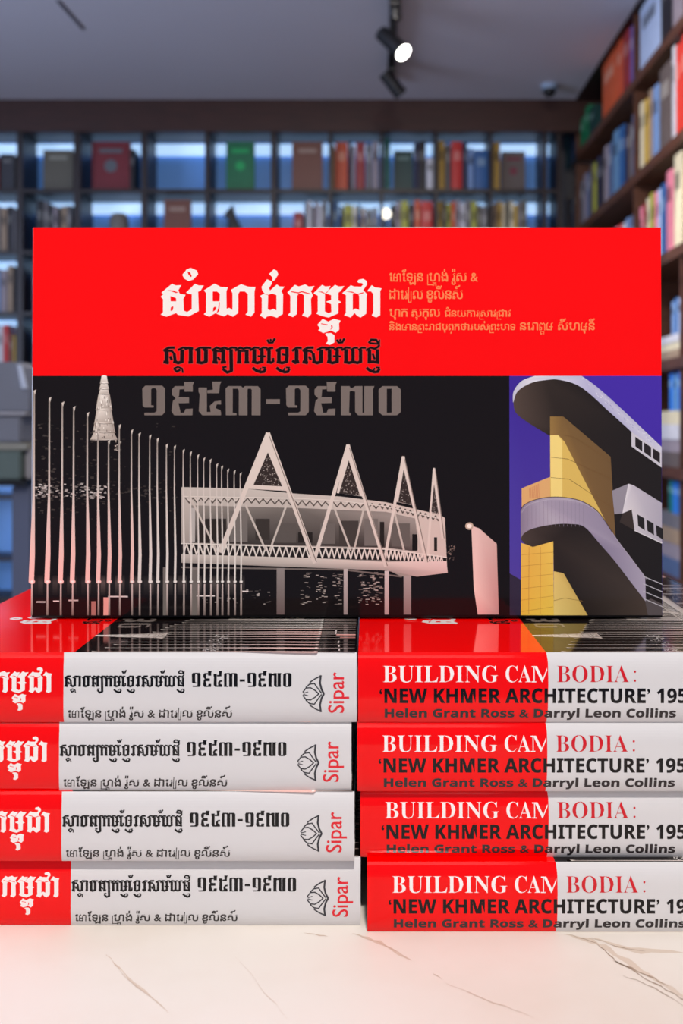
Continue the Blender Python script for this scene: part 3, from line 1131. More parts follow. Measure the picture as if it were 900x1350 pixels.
# ------------------------------------------------------------------ room
X_UNIT = 1.208
CEIL = CZ + 1.891
YB = 6.2
structure(box('floor', M_FLOOR, -4.2, 1.75, -3.0, 6.75, -0.05, 0.0))
structure(box('ceiling', M_CEIL, -4.2, 1.75, -3.0, 6.75, CEIL, CEIL + 0.08))
structure(box('wall_back', M_WALL, -4.2, 1.75, 6.62, 6.75, 0, CEIL))
structure(box('wall_right', M_WALL, 1.62, 1.75, -3.0, 6.62, 0, CEIL))
structure(box('wall_left', M_WALL, -4.2, -4.1, -3.0, 6.62, 0, CEIL))
bm = bmesh.new()       # seam of a ceiling hatch
y0, y1 = F * 1.891 / 560, F * 1.891 / 522
for (a, b) in [((PX(76, y0), y0), (PX(110, y1), y1))]:
    d = Vector((b[0] - a[0], b[1] - a[1])).normalized()
    n = Vector((-d.y, d.x)) * 0.008
    vs = [(a[0] + n.x, a[1] + n.y), (b[0] + n.x, b[1] + n.y), (b[0] - n.x, b[1] - n.y), (a[0] - n.x, a[1] - n.y)]
    lo = [bm.verts.new((x, y, CEIL - 0.004)) for x, y in vs]
    hi = [bm.verts.new((x, y, CEIL)) for x, y in vs]
    bm.faces.new(lo)
    bm.faces.new(hi[::-1])
    for i in range(4):
        bm.faces.new((lo[i], lo[(i + 1) % 4], hi[(i + 1) % 4], hi[i]))
structure(finish(bm, 'trim_1', mat('seam_grey', (84, 82, 92), 0.7)))

# ------------------------------------------------------------------ marble table
tb = empty('marble_table', (0, 0, 0), 'cream marble table with fine brown veins under the book stacks', 'table')
bm = bmesh.new()
bbox(bm, -0.75, 0.95, 0.09, 0.86, TABLE - 0.025, TABLE, 0, 0.002)
finish(bm, 'tabletop', M_MARBLE, tb)
for x in (-0.68, 0.88):
    for y in (0.18, 0.80):
        box('leg', M_BLACK, x - .025, x + .025, y - .025, y + .025, 0, TABLE - 0.0248, tb)
# veins inlaid in the stone


def tpx(px, py):
    Y = F * (CZ - TABLE) / (py - VY)
    return PX(px, Y), Y


rnd = random.Random(11)


def vein_strip(bm, pts, wpx, e):
    P = []
    for i in range(len(pts) - 1):
        for k in range(5):
            u = k / 5
            P.append((pts[i][0] * (1 - u) + pts[i + 1][0] * u + rnd.uniform(-2, 2),
                      pts[i][1] * (1 - u) + pts[i + 1][1] * u + rnd.uniform(-.8, .8)))
    P.append(pts[-1])
    prev = None
    for i, (x, y) in enumerate(P):
        wv = wpx * rnd.uniform(.3, 1.0) * math.sin(math.pi * min(1, (i + .4) / len(P)))
        a = bm.verts.new((*tpx(x, y - wv / 2), TABLE + e))
        b = bm.verts.new((*tpx(x + wv * .3, y + wv / 2), TABLE + e))
        if prev:
            bm.faces.new((prev[0], prev[1], b, a))
        prev = (a, b)


M_V = {0: mat('vein_pale', (214, 198, 182), 0.42, spec=0.25), 1: mat('vein_brown', (160, 136, 116), 0.42), 2: mat('vein_tan', (204, 182, 164), 0.42)}
for pts, wd, k in [([(740, 1231), (785, 1242), (815, 1262), (855, 1286), (905, 1318), (960, 1345)], 15, 0),
                   ([(780, 1236), (830, 1252), (900, 1256)], 9, 0), ([(140, 1258), (168, 1290), (222, 1335)], 8, 0),
                   ([(466, 1231), (500, 1243), (542, 1266)], 7, 0),
                   ([(745, 1231), (785, 1243), (812, 1268), (850, 1290), (898, 1316), (960, 1345)], 3.2, 1),
                   ([(775, 1236), (822, 1250), (850, 1254)], 1.5, 1), ([(820, 1286), (862, 1302), (905, 1330)], 1.8, 1),
                   ([(806, 1266), (850, 1284), (880, 1300)], 3.5, 1),
                   ([(466, 1231), (500, 1243), (542, 1266)], 1.8, 2), ([(140, 1258), (168, 1290), (222, 1335)], 2.5, 2),
                   ([(400, 1230), (432, 1235)], 1.4, 2), ([(310, 1260), (350, 1310), (380, 1345)], 1.8, 2),
                   ([(585, 1296), (640, 1318), (700, 1340)], 1.6, 2), ([(570, 1282), (582, 1292)], 1.8, 2)]:
    bm = bmesh.new()
    vein_strip(bm, pts, wd, 0.00003 + 0.00003 * k)
    finish(bm, 'vein', M_V[k], tb)

# ------------------------------------------------------------------ the two stacks
# (right/left end pixel, depth offset)
left = [(470, 0.0, 'Khmer-lettered red and white book at the top of the left stack'),
        (463, 0.0012, 'Khmer-lettered red and white book second from the top of the left stack'),
        (467, 0.0004, 'Khmer-lettered red and white book third from the top of the left stack'),
        (475, 0.0052, 'Khmer-lettered red and white book at the bottom of the left stack')]
right = [(472, 0.0, 'English-titled red and white book at the top of the right stack'),
         (471, 0.0006, 'English-titled red and white book second from the top of the right stack'),
         (475, 0.0044, 'English-titled book set back in shadow, third from the top of the right stack'),
         (484, -0.0004, 'English-titled red and white book at the bottom of the right stack')]
for i in range(4):
    zb = TABLE + 0.0002 + BT * (3 - i) + 0.00012 * (3 - i)
    px, dy, lab = left[i]
    b = big_book(lab, 'khmer', 'books stacked on the left of the table')
    Y = YF + dy
    b.location = (PX(px, Y) - BL, Y, zb)
    px, dy, lab = right[i]
    b = big_book(lab, 'english', 'books stacked on the right of the table')
    Y = YF + dy
    b.location = (PX(px, Y), Y, zb)
ZT = TABLE + 0.0002 + 4 * BT + 0.0005

# standing book
YC = F / 2760.0
sb = big_book('red, black and blue landscape book standing upright across both stacks', 'khmer', None)
lean = math.radians(0.8)
R = Matrix(((0, 1, 0), (0, 0, -1), (-1, 0, 0)))      # x->-Z, y->+X, z->-Y
Rl = Matrix.Rotation(-lean, 3, 'X') @ R
low = PX(42.0, YC) - BULGE
sb.matrix_world = Matrix.Translation(Vector((low, YC + BT, ZT + BL * math.cos(lean) + 0.0006)) + Vector((0, BL * math.sin(lean), 0))) @ Rl.to_4x4()

# white book standing behind it
Yw = YC + BT + 0.006
wz = PZ(299.2, Yw)
wb = empty('white_book', (0, 0, 0), 'white book barely showing above the standing red cover', 'book')
bm = bmesh.new()
bbox(bm, PX(402, Yw), PX(700, Yw), Yw, Yw + 0.003, ZT - .0002, wz, 0, 0.0006)
bbox(bm, PX(402, Yw), PX(700, Yw), Yw + 0.019, Yw + 0.022, ZT - .0002, wz, 0, 0.0006)
bbox(bm, PX(402, Yw), PX(402, Yw) + .003, Yw + .003, Yw + 0.019, ZT - .0002, wz)
finish(bm, 'cover', mat('white_cover', (238, 232, 232), .4), wb)
box('page_block', M_WHITEPAGES, PX(402, Yw) + .004, PX(700, Yw) - .003, Yw + .003, Yw + .019, ZT + .003, wz - .003, wb)

# ------------------------------------------------------------------ back bookcase
bc = empty('wall_bookcase', (0, 0, 0), 'dark wooden bookcase with blue-lit back panels across the rear wall', 'bookcase')
YD = 6.5
posts = [(-160, 9), (-62, 9), (22, 8), (97, 9), (186, 8), (270, 6), (357, 7), (433, 4), (501, 4), (573, 4), (645, 4), (716, 5)]
rowsy = [173, 249, 330, 411, 492, 573, 654, 735]
xl, xr = PX(-420, YB), PX(738, YB)
box('back_panel', M_BACK, xl, xr, YD - .012, YD, 0.08, PZ(172, YB), bc)
for px, wd in posts + [(734, 5), (-255, 9), (-350, 9)]:
    box('post', M_DARKWOOD, PX(px, YB), PX(px + wd, YB), YB, YD - .013, 0.0, PZ(134, YB) - .002, bc)
for i, py in enumerate(rowsy[1:]):
    z = PZ(py, YB)
    box('shelf', M_DARKWOOD, xl, xr, YB + .004, YD - .014, z - .022, z, bc)
box('shelf', M_DARKWOOD, xl, xr, YB + .004, YD - .014, .05, .1, bc)
for py in rowsy[:5]:
    z = PZ(py, YB) - (.022 if py > 180 else 0.0)
    box('led_strip', M_LED, xl, xr, YD - .035, YD - .022, z - .075, z - .004, bc)
box('fascia', M_BEAM, xl, xr + .25, YB - .03, YB + .02, PZ(175, YB), CEIL - .001, bc)
box('soffit', M_DARKWOOD, xl, xr, YB + .021, YD, PZ(172, YB), PZ(172, YB) + .03, bc)

# ------------------------------------------------------------------ shelved books
BM = {}


def hexname(c):
    return 'cloth_%02x%02x%02x' % c


BOOKMESH = {}


def shelf_book(name, c, w_, d_, h_, axis, emblem=None, faceout=False):
    """book standing: spine towards -axis. local: x = thickness, y = depth (spine at y=0), z up"""
    key = (c, round(w_, 3), round(d_, 3), round(h_, 3), emblem, faceout)
    if key in BOOKMESH:
        me = BOOKMESH[key]
    else:
        bm = bmesh.new()
        s = 0.0025
        if not faceout:
            bbox(bm, 0, s, 0, d_, 0, h_)
            bbox(bm, w_ - s, w_, 0, d_, 0, h_)
            # rounded spine
            n = 5
            lo, hi = [], []
            for i in range(n + 1):
                a = math.pi * i / n
                x = w_ / 2 - math.cos(a) * w_ / 2
                y = -math.sin(a) * min(.004, w_ * .2)
                lo.append(bm.verts.new((x, y, 0)))
                hi.append(bm.verts.new((x, y, h_)))
            for i in range(n):
                bm.faces.new((lo[i], lo[i + 1], hi[i + 1], hi[i]))
            bm.faces.new(lo)
            bm.faces.new(hi[::-1])
            bbox(bm, s, w_ - s, 0.001, d_ - .004, .003, h_ - .003, 1)
            if w_ > .022:      # title panel on the spine
                bbox(bm, w_ * .2, w_ * .8, -min(.004, w_ * .2) - .0008, -.001, h_ * .62, h_ * .8, 2)
        else:
            # front cover towards -y, spine on the left
            bbox(bm, 0, w_, 0, s, 0, h_)
            bbox(bm, 0, w_, d_ - s, d_, 0, h_)
            bbox(bm, 0, s, s, d_ - s, 0, h_)
            bbox(bm, s, w_ - .004, s, d_ - s, .003, h_ - .003, 1)
            bbox(bm, w_ * .2, w_ * .8, -.0008, .0, h_ * .78, h_ * .86, 2)
            if emblem:
                for k in range(10):
                    pass
                n = 14
                for r0, yy in ((w_ * .17, -.0012), ):
                    ring = [bm.verts.new((w_ / 2 + r0 * math.cos(2 * math.pi * k / n), yy, h_ * .52 + r0 * math.sin(2 * math.pi * k / n))) for k in range(n)]
                    ring2 = [bm.verts.new((v.co.x, 0, v.co.z)) for v in ring]
                    f = bm.faces.new(ring)
                    f.material_index = 2
                    for k in range(n):
                        bm.faces.new((ring[k], ring[(k + 1) % n], ring2[(k + 1) % n], ring2[k])).material_index = 2
        bmesh.ops.recalc_face_normals(bm, faces=bm.faces)
        me = bpy.data.meshes.new(name)
        bm.to_mesh(me)
        bm.free()
        me.materials.append(mat(hexname(c), c, .45, noise=.15, scale=30))
        me.materials.append(M_PAGES)
        lum = sum(c) / 3
        tc = emblem if emblem else ((min(255, int(c[0] * .6 + 90)), min(255, int(c[1] * .6 + 90)), min(255, int(c[2] * .6 + 85))) if lum < 130 else tuple(int(k * .6) for k in c))
        me.materials.append(mat(hexname(tc) + 'panel', tc, .45))
        BOOKMESH[key] = me
    o = link(name, me)
    return o


CN = {
    'grey': (112, 108, 112), 'dark grey': (52, 50, 56), 'black': (26, 24, 30), 'olive': (98, 92, 78), 'maroon': (120, 30, 40),
    'green': (20, 110, 70), 'brown': (116, 70, 56), 'orange': (206, 84, 48), 'dark red': (150, 44, 46), 'lilac grey': (150, 138, 146),
    'teal': (24, 112, 110), 'dark green': (10, 56, 54), 'navy': (34, 34, 66), 'white': (206, 204, 210), 'yellow': (196, 160, 66),
    'tan': (160, 136, 112), 'red': (196, 40, 38), 'pale blue': (120, 150, 196), 'blue': (40, 92, 150), 'cream': (216, 204, 172),
    'yellow green': (168, 168, 62), 'taupe': (100, 88, 84), 'bright red': (224, 62, 48), 'pink': (226, 132, 150),
    'slate blue': (84, 102, 136), 'steel blue': (96, 138, 176), 'lime green': (160, 206, 70), 'rust': (212, 92, 50),
    'pale green': (150, 190, 150), 'bright blue': (50, 120, 210), 'purple': (110, 84, 150), 'ice white': (176, 194, 226),
}
ORD = ['first', 'second', 'third', 'fourth', 'fifth', 'sixth', 'seventh', 'eighth', 'ninth', 'tenth', 'eleventh', 'twelfth',
       'thirteenth', 'fourteenth', 'fifteenth', 'sixteenth', 'seventeenth', 'eighteenth', 'nineteenth', 'twentieth']
for t_ in ('twenty', 'thirty', 'forty', 'fifty'):
    for k_ in range(1, 10):
        ORD.append(t_ + '-' + ORD[k_ - 1])
    ORD.append({'twenty': 'thirtieth', 'thirty': 'fortieth', 'forty': 'fiftieth', 'fifty': 'sixtieth'}[t_])

ROWNAME = ['top', 'second', 'third', 'fourth', 'fifth']
# (row, compartment, [(px0, px1, top py, colour, faceout)])
back = [
    (0, 0, [(-52, -38, 205, 'black', 0), (-37, -22, 200, 'dark grey', 0), (-20, -2, 206, 'dark red', 0), (0, 19, 203, 'dark grey', 1)]),
    (0, 1, [(57, 96, 198, 'olive', 1)]),
    (0, 2, [(121, 171, 187, 'maroon', 1), (172, 177, 197, 'black', 0)]),
    (0, 4, [(298, 335, 187, 'green', 1)]),
    (0, 5, [(385, 425, 187, 'brown', 1)]),
    (0, 6, [(437, 441, 192, 'tan', 0), (442, 458, 188, 'orange', 0), (459, 463, 187, 'black', 0), (463.5, 468, 192, 'lilac grey', 0),
            (469, 481, 188, 'dark red', 0), (482, 490, 190, 'grey', 0), (490.5, 499, 187, 'lilac grey', 0)]),
    (0, 7, [(506, 514, 182, 'teal', 0), (519, 544, 199, 'dark green', 1), (546, 552, 188, 'navy', 0), (552.5, 561, 186, 'black', 0),
            (562, 571, 208, 'white', 0)]),
    (0, 8, [(578, 586, 186, 'yellow', 0), (587, 593, 190, 'grey', 0), (594.5, 609, 187, 'red', 0), (610, 616, 188, 'navy', 0),
            (617, 624, 196, 'pale blue', 0), (625, 643, 198, 'blue', 0)]),
    (0, 9, [(650, 659, 188, 'yellow', 0), (661, 692, 200, 'taupe', 1)]),
    (1, 0, [(-50, -40, 275, 'grey', 0), (-38, -30, 270, 'dark grey', 0), (-28, -12, 280, 'tan', 0), (-10, 0, 272, 'grey', 0),
            (1, 9, 274, 'tan', 0), (10, 16, 272, 'dark grey', 0), (17, 21, 275, 'grey', 0)]),
    (1, 1, [(48, 57, 264, 'black', 0), (58, 63, 266, 'grey', 0), (64, 70, 270, 'dark grey', 0), (70.5, 76, 272, 'lilac grey', 0),
            (76.5, 80, 274, 'black', 0), (81, 88, 272, 'tan', 0), (88.5, 94, 271, 'grey', 0)]),
    (1, 3, [(216, 251, 263, 'brown', 1)]),
    (1, 5, [(387, 399, 280, 'dark red', 0), (401, 405, 268, 'grey', 0), (405.5, 410, 265, 'white', 0), (410.5, 414, 272, 'grey', 0),
            (414.5, 419, 266, 'lilac grey', 0), (419.5, 424, 270, 'white', 0), (424.5, 430, 264, 'grey', 0)]),
    (1, 6, [(438, 446, 265, 'blue', 0), (448, 452, 272, 'dark grey', 0), (453, 464, 270, 'yellow green', 0), (465, 470, 272, 'cream', 0),
            (471, 475, 270, 'black', 0), (476, 482, 274, 'tan', 0), (483, 490, 276, 'olive', 0), (491, 497, 274, 'grey', 0)]),
    (1, 7, [(515, 521, 270, 'black', 0), (522, 528, 266, 'lilac grey', 0), (529, 538, 265, 'yellow green', 0), (539, 545, 268, 'dark grey', 0),
            (546.5, 554, 264, 'orange', 0), (555, 570, 266, 'red', 0)]),
    (1, 8, [(577, 582, 266, 'yellow', 0), (583, 588, 264, 'olive', 0), (589, 594, 268, 'yellow green', 0), (595, 600, 266, 'rust', 0),
            (601, 607, 264, 'lilac grey', 0), (607.5, 613, 268, 'white', 0), (613.5, 620, 264, 'grey', 0), (621, 628, 266, 'yellow green', 0),
            (629, 634, 270, 'olive', 0), (635, 642, 272, 'grey', 0)]),
    (1, 9, [(650, 655, 268, 'tan', 0), (656, 661, 266, 'yellow', 0), (661.5, 666, 268, 'cream', 0), (667, 671, 264, 'olive', 0),
            (672, 677, 266, 'cream', 0), (677.5, 682, 270, 'yellow', 0), (683, 688, 266, 'grey', 0), (689, 694, 264, 'olive', 0)]),
    (2, 0, [(-50, -40, 350, 'grey', 0), (-38, -25, 346, 'blue', 0), (-24, -12, 350, 'tan', 0), (-10, 0, 358, 'pale blue', 0),
            (1, 9, 356, 'lilac grey', 0), (10, 17, 350, 'tan', 0), (17.5, 21, 352, 'black', 0)]),
    (2, 1, [(43, 52, 352, 'grey', 0), (53, 62, 350, 'black', 0), (63, 75, 352, 'grey', 0), (76, 92, 350, 'tan', 0)]),
    (3, 0, [(-50, -40, 430, 'pale blue', 0), (-38, -20, 432, 'grey', 0), (-18, -4, 428, 'dark red', 0), (-3, 4, 430, 'white', 0),
            (4.5, 11, 428, 'red', 0), (12, 17, 440, 'brown', 0), (17.5, 21, 442, 'yellow', 0)]),
    (3, 1, [(43, 52, 430, 'teal', 0), (53, 62, 432, 'grey', 0), (63, 75, 430, 'black', 0)]),
]
COMP = ['leftmost', 'second', 'third', 'fourth', 'fifth', 'sixth', 'seventh', 'eighth', 'ninth', 'tenth']
for row, comp, lst in back:
    z = PZ(rowsy[row + 1], YB)
    for k, (p0, p1, pt, cn, fo) in enumerate(lst):
        yy = YB + (.07 if not fo else .09)
        x0, x1 = PX(p0, yy), PX(p1, yy)
        h = PZ(pt, yy) - z
        em = None
        if cn == 'maroon' and fo:
            em = (96, 100, 106)
        if cn == 'green' and fo:
            em = (24, 170, 92)
        if cn == 'taupe' and fo:
            em = (120, 40, 60)
        o = shelf_book('book', CN[cn], x1 - x0, (.17 if not fo else .04), h, 0, em, bool(fo))
        o.location = (x0, yy, z + .0003)
        kind = 'book facing out' if fo else 'book spine'
        tag(o, f'{cn} {kind}, {ORD[k]} in the {COMP[comp]} compartment of the {ROWNAME[row]} blue-lit shelf',
            'book', f'books on the {ROWNAME[row]} shelf of the rear bookcase')

# ornaments on the second shelf
zs = PZ(249 + 81, YB)
v = bmesh.new()
prof = [(0, 0), (.035, 0), (.038, .01), (.022, .03), (.02, .05), (.045, .09), (.055, .13), (.058, .18), (.055, .215), (.04, .235), (.015, .24), (0, .24)]
n = 20
rings = []
for r, z in prof:
    rings.append([v.verts.new((max(r, 1e-4) * math.cos(2 * math.pi * k / n), max(r, 1e-4) * math.sin(2 * math.pi * k / n) * .9, z)) for k in range(n)])
for a, b in zip(rings, rings[1:]):
    for k in range(n):
        v.faces.new((a[k], a[(k + 1) % n], b[(k + 1) % n], b[k]))
o = finish(v, 'stone_urn', mat('grey_stone', (122, 116, 112), .8, noise=.2, scale=25), smooth=True)
o.location = (PX(157, YB + .12), YB + .12, zs + .0003)
tag(o, 'small rounded grey stone urn alone in a blue-lit compartment', 'ornament')


def skin(name, pts, edges, rad, m, loc):
    me = bpy.data.meshes.new(name)
    me.from_pydata(pts, edges, [])
    o = link(name, me)
    md = o.modifiers.new('skin', 'SKIN')
    for i, r in enumerate(rad):
        me.skin_vertices[0].data[i].radius = (r, r)
    me.skin_vertices[0].data[0].use_root = True
    s = o.modifiers.new('sub', 'SUBSURF')
    s.levels = s.render_levels = 2
    me.materials.append(m)
    o.location = loc
    return o


hx = empty('horse_figurine', (PX(312, YB + .1), YB + .1, zs), 'dark seated horse figurine with raised head in blue-lit compartment', 'figurine')
# body: haunch, belly, chest, neck, poll, muzzle; legs; ears
P = [(0.03, 0, .07), (0.0, 0, .12), (-.02, 0, .17), (-.03, 0, .215), (-.035, 0, .245), (-.075, 0, .215),
     (-.035, -.022, .08), (-.045, -.022, .012), (-.035, .022, .08), (-.045, .022, .012),
     (.045, -.03, .045), (0.0, -.035, .012), (.045, .03, .045), (0.0, .035, .012),
     (-.022, -.01, .285), (-.022, .01, .285), (.07, 0, .05), (.085, 0, .012)]
Ed = [(0, 1), (1, 2), (2, 3), (3, 4), (4, 5), (2, 6), (6, 7), (2, 8), (8, 9), (0, 10), (10, 11), (0, 12), (12, 13), (4, 14), (4, 15), (0, 16), (16, 17)]
Rr = [.04, .042, .036, .026, .022, .012, .014, .011, .014, .011, .022, .011, .022, .011, .004, .004, .01, .006]
hb = skin('body', P, Ed, Rr, mat('bronze', (60, 58, 56), .4, noise=.3, scale=30), (0, 0, 0))
hb.parent = hx
box('plinth', M_BLACK, -.08, .1, -.05, .05, 0.0002, .012, hx)

# glowing globe lamp on the second shelf
Yg = YB + .04
gl = empty('globe_lamp', (PX(508, Yg), Yg, zs), 'small round glowing white lamp in front of shelved books', 'lamp')
bm = bmesh.new()
rr = 7 * Yg / F
zg = PZ(282, Yg) - zs
bmesh.ops.create_uvsphere(bm, u_segments=20, v_segments=12, radius=rr)
bmesh.ops.translate(bm, verts=bm.verts, vec=(0, 0, zg))
finish(bm, 'globe', mat('warm_globe', (255, 250, 235), .3, emit=(1, .93, .78), estr=2.2), gl, smooth=True)
bm = bmesh.new()
tube(bm, (0, 0, .0003), (0, 0, .012), .035, .032)
tube(bm, (0, 0, .012), (0, 0, zg - rr + .002), .006, .006, 12)
finish(bm, 'stand', M_BLACK, gl)

# ------------------------------------------------------------------ right bookcase
rc = empty('side_bookcase', (0, 0, 0), 'dark walnut bookcase running along the right wall full of books', 'bookcase')
levels = [1.576, 1.139, .703, .266, -.17, -.607]
y_near, y_far = 2.2, YB - .035
D = .36
for z in levels:
    box('shelf', M_SHELFWOOD, X_UNIT, X_UNIT + D, y_near, y_far, CZ + z - .045, CZ + z, rc, .0015)
box('shelf', M_SHELFWOOD, X_UNIT, X_UNIT + D, y_near, y_far, .04, .09, rc)
box('back_panel', M_DARKWOOD, X_UNIT + D + .001, X_UNIT + D + .015, y_near, y_far, 0.0, CEIL - .002, rc)
box('fascia', M_DARKWOOD, X_UNIT - .004, X_UNIT + D, y_near, y_far, CEIL - .012, CEIL - .001, rc)


def YR(px, x=X_UNIT):
    return F * x / (px - VX)


for px in (838.5, 761, 900.5):
    y = YR(px, X_UNIT + .02)
    for z0, z1 in zip([-CZ + .09] + levels[::-1], [l - .045 for l in levels[::-1]] + [CEIL - CZ - .013]):
        if z1 - z0 > .05:
            if px == 900.5 and z0 > .6:
                continue
            box('upright', M_SHELFWOOD, X_UNIT + .01, X_UNIT + D, y - .0115, y + .0115, CZ + z0 + .0002, CZ + z1 - .0002, rc)
LV = ['top', 'second', 'third', 'fourth', 'fifth', 'sixth']
# books along the right wall: (level, px0, px1, height, colour). px grows towards the camera
rb = [
    (0, [(739, 744, .24, 'steel blue'), (744.5, 749, .26, 'teal'), (749.5, 753, .24, 'slate blue'), (753.5, 757, .27, 'blue'), (757, 759.5, .28, 'dark green'),
         (764, 769, .19, 'green'), (769.5, 775, .22, 'green'), (775.5, 783, .17, 'dark green'),
         (793, 812, .315, 'rust'), (812.5, 819, .32, 'orange'), (820, 828, .31, 'dark red'), (829, 834.5, .29, 'purple'),
         (842, 869, .40, 'ice white'), (870, 884, .36, 'black'), (885, 899, .38, 'lilac grey'), (901, 921, .35, 'dark red'), (922, 943, .37, 'blue')]),
    (1, [(739, 742, .25, 'pale blue'), (742.5, 746, .27, 'grey'), (746.5, 750, .26, 'tan'), (750.5, 754, .24, 'slate blue'), (754.5, 758.5, .28, 'grey'),
         (764, 768, .27, 'grey'), (768.5, 772, .29, 'lilac grey'), (772.5, 776, .28, 'slate blue'), (776.5, 780, .30, 'taupe'), (780.5, 785, .29, 'yellow green'),
         (785.5, 790, .30, 'navy'), (790.5, 794, .28, 'dark grey'), (795, 800, .31, 'lilac grey'), (801, 806, .30, 'slate blue'), (807, 814, .33, 'steel blue'), (815, 821, .32, 'blue'),
         (822, 826, .30, 'navy'), (827, 831, .28, 'taupe'), (832, 835.5, .31, 'slate blue'),
         (842, 847, .32, 'cream'), (847.5, 853, .31, 'yellow'), (854, 858, .33, 'tan'), (859, 867, .32, 'pale blue'), (868, 884, .36, 'taupe'),
         (885, 889, .40, 'white'), (890, 896, .38, 'bright red'), (897, 906, .39, 'bright red'), (908, 922, .36, 'white'), (923, 940, .34, 'blue')]),
    (2, [(739, 742.5, .25, 'bright red'), (743, 746.5, .27, 'red'), (747, 751, .24, 'grey'), (752, 758, .26, 'dark grey'),
         (764, 768, .24, 'slate blue'), (769, 774, .25, 'purple'), (775, 780, .24, 'lilac grey'), (781, 787, .25, 'purple'), (788, 792, .24, 'pale blue'),
         (793, 797, .26, 'slate blue'), (798, 803, .255, 'purple'), (804, 808, .28, 'lilac grey'), (809, 813, .285, 'pink'), (814, 818, .28, 'bright red'),
         (819, 823, .275, 'white'), (824, 828, .285, 'pale blue'), (829, 835.5, .28, 'slate blue'),
         (842, 846, .285, 'pink'), (846.5, 850, .29, 'dark red'), (851, 855, .30, 'cream'), (855.5, 860, .31, 'yellow green'), (861, 865, .30, 'pink'),
         (866, 870, .30, 'ice white'), (870.5, 876, .31, 'blue'), (877, 886, .345, 'pink'), (887, 898, .385, 'cream'), (903, 915, .37, 'yellow'), (916, 936, .35, 'white')]),
    (3, [(884, 888, .140, 'pale blue'), (888.3, 892, .150, 'blue'), (892.5, 897.3, .145, 'ice white'), (903, 914, .25, 'pink'), (915, 930, .25, 'blue')]),
    (4, [(881, 886, .158, 'bright blue'), (886.5, 891, .15, 'steel blue'), (891.5, 897.3, .158, 'bright blue'), (903, 914, .27, 'teal'), (915, 930, .26, 'tan')]),
    (5, [(880, 885, .135, 'teal'), (885.5, 891, .13, 'bright blue'), (891.5, 897.3, .13, 'blue'), (903, 914, .25, 'yellow green'), (915, 930, .25, 'purple')]),
]
PILE = {3: [(.034, 'tan'), (.030, 'cream'), (.030, 'white')], 4: [(.06, 'taupe'), (.05, 'lilac grey'), (.06, 'white'), (.055, 'cream')],
        5: [(.07, 'slate blue'), (.06, 'lilac grey'), (.06, 'tan'), (.06, 'grey')]}
for lv, lst in rb:
    for k, (p0, p1, h, cn) in enumerate(lst):
        xf = X_UNIT + .02
        ya, yb = YR(p1, xf), YR(p0, xf)
        h = min(h, .308 if lv == 0 else .395)
        if lv < 2 and yb - ya > .02:
            pass
        o = shelf_book('book', CN[cn], yb - ya - .002, .20, h * .97, 0)
        o.rotation_euler = (0, 0, -math.pi / 2)     # local y (depth) -> +X, local x -> -Y
        lift = sum(t + .0003 for t, _ in PILE[lv]) if lv in PILE and p0 < 900 else 0
        o.location = (xf + .004, yb - .001, CZ + levels[lv] + .0003 + lift)
        tag(o, f'{cn} book, {ORD[k]} from the far end on the {LV[lv]} shelf of the side bookcase', 'book',
            f'books on the {LV[lv]} shelf of the side bookcase')

# flat piles near the camera end of the lower shelves
PN = ['lowest', 'second lowest', 'third lowest', 'topmost']
for lv, lst in PILE.items():
    z = CZ + levels[lv] + .0003
    yb = YR(869, X_UNIT + .02)
    ya = YR(898, X_UNIT + .02)
    for k, (th, cn) in enumerate(lst):
        bm = bmesh.new()
        bbox(bm, 0, .26, 0, yb - ya, 0, .003)
        bbox(bm, 0, .26, 0, yb - ya, th - .003, th)
        bbox(bm, 0, .003, 0, yb - ya, .003, th - .003)
        bbox(bm, .003, .255, .003, yb - ya - .003, .003, th - .003, 1)
        o = finish(bm, 'book', [mat(hexname(CN[cn]), CN[cn], .45, noise=.15, scale=30), M_PAGES])
        o.location = (X_UNIT + .012 + .003 * (k % 2), ya + .003, z)
        z += th + .0003
        tag(o, f'{cn} book lying flat, {PN[k]} in the pile on the {LV[lv]} side shelf', 'book', f'flat pile on the {LV[lv]} shelf of the side bookcase')

# ------------------------------------------------------------------ track light on the ceiling
tk = empty('track_light', (0, 0, 0), 'black ceiling track with adjustable spotlights, one lit', 'ceiling light')
Yt = F * 1.86 / (VY + 0)


def trk(px, py, z):
    Y = F * (z - CZ) / (VY - py)
    return Vector((PX(px, Y), Y, z))


zt = CEIL - .035
a = trk(524, -40, zt)
b_ = trk(518, 112, zt)
xm = PX(519, 4.6)
ra = Vector((PX(522, 4.2), 4.2, zt))
rbv = Vector((PX(514.5, 5.75), 5.75, zt))
bm = bmesh.new()
d = (rbv - ra)
nx = .017
vs = []
for p in (ra, rbv):
    for sx, sz in ((-nx, -.02), (nx, -.02), (nx, .034), (-nx, .034)):
        vs.append(bm.verts.new(p + Vector((sx, 0, sz))))
for q in ((0, 1, 2, 3), (7, 6, 5, 4), (0, 4, 5, 1), (1, 5, 6, 2), (2, 6, 7, 3), (3, 7, 4, 0)):
    bm.faces.new([vs[i] for i in q])
finish(bm, 'track', M_BLACK, tk)


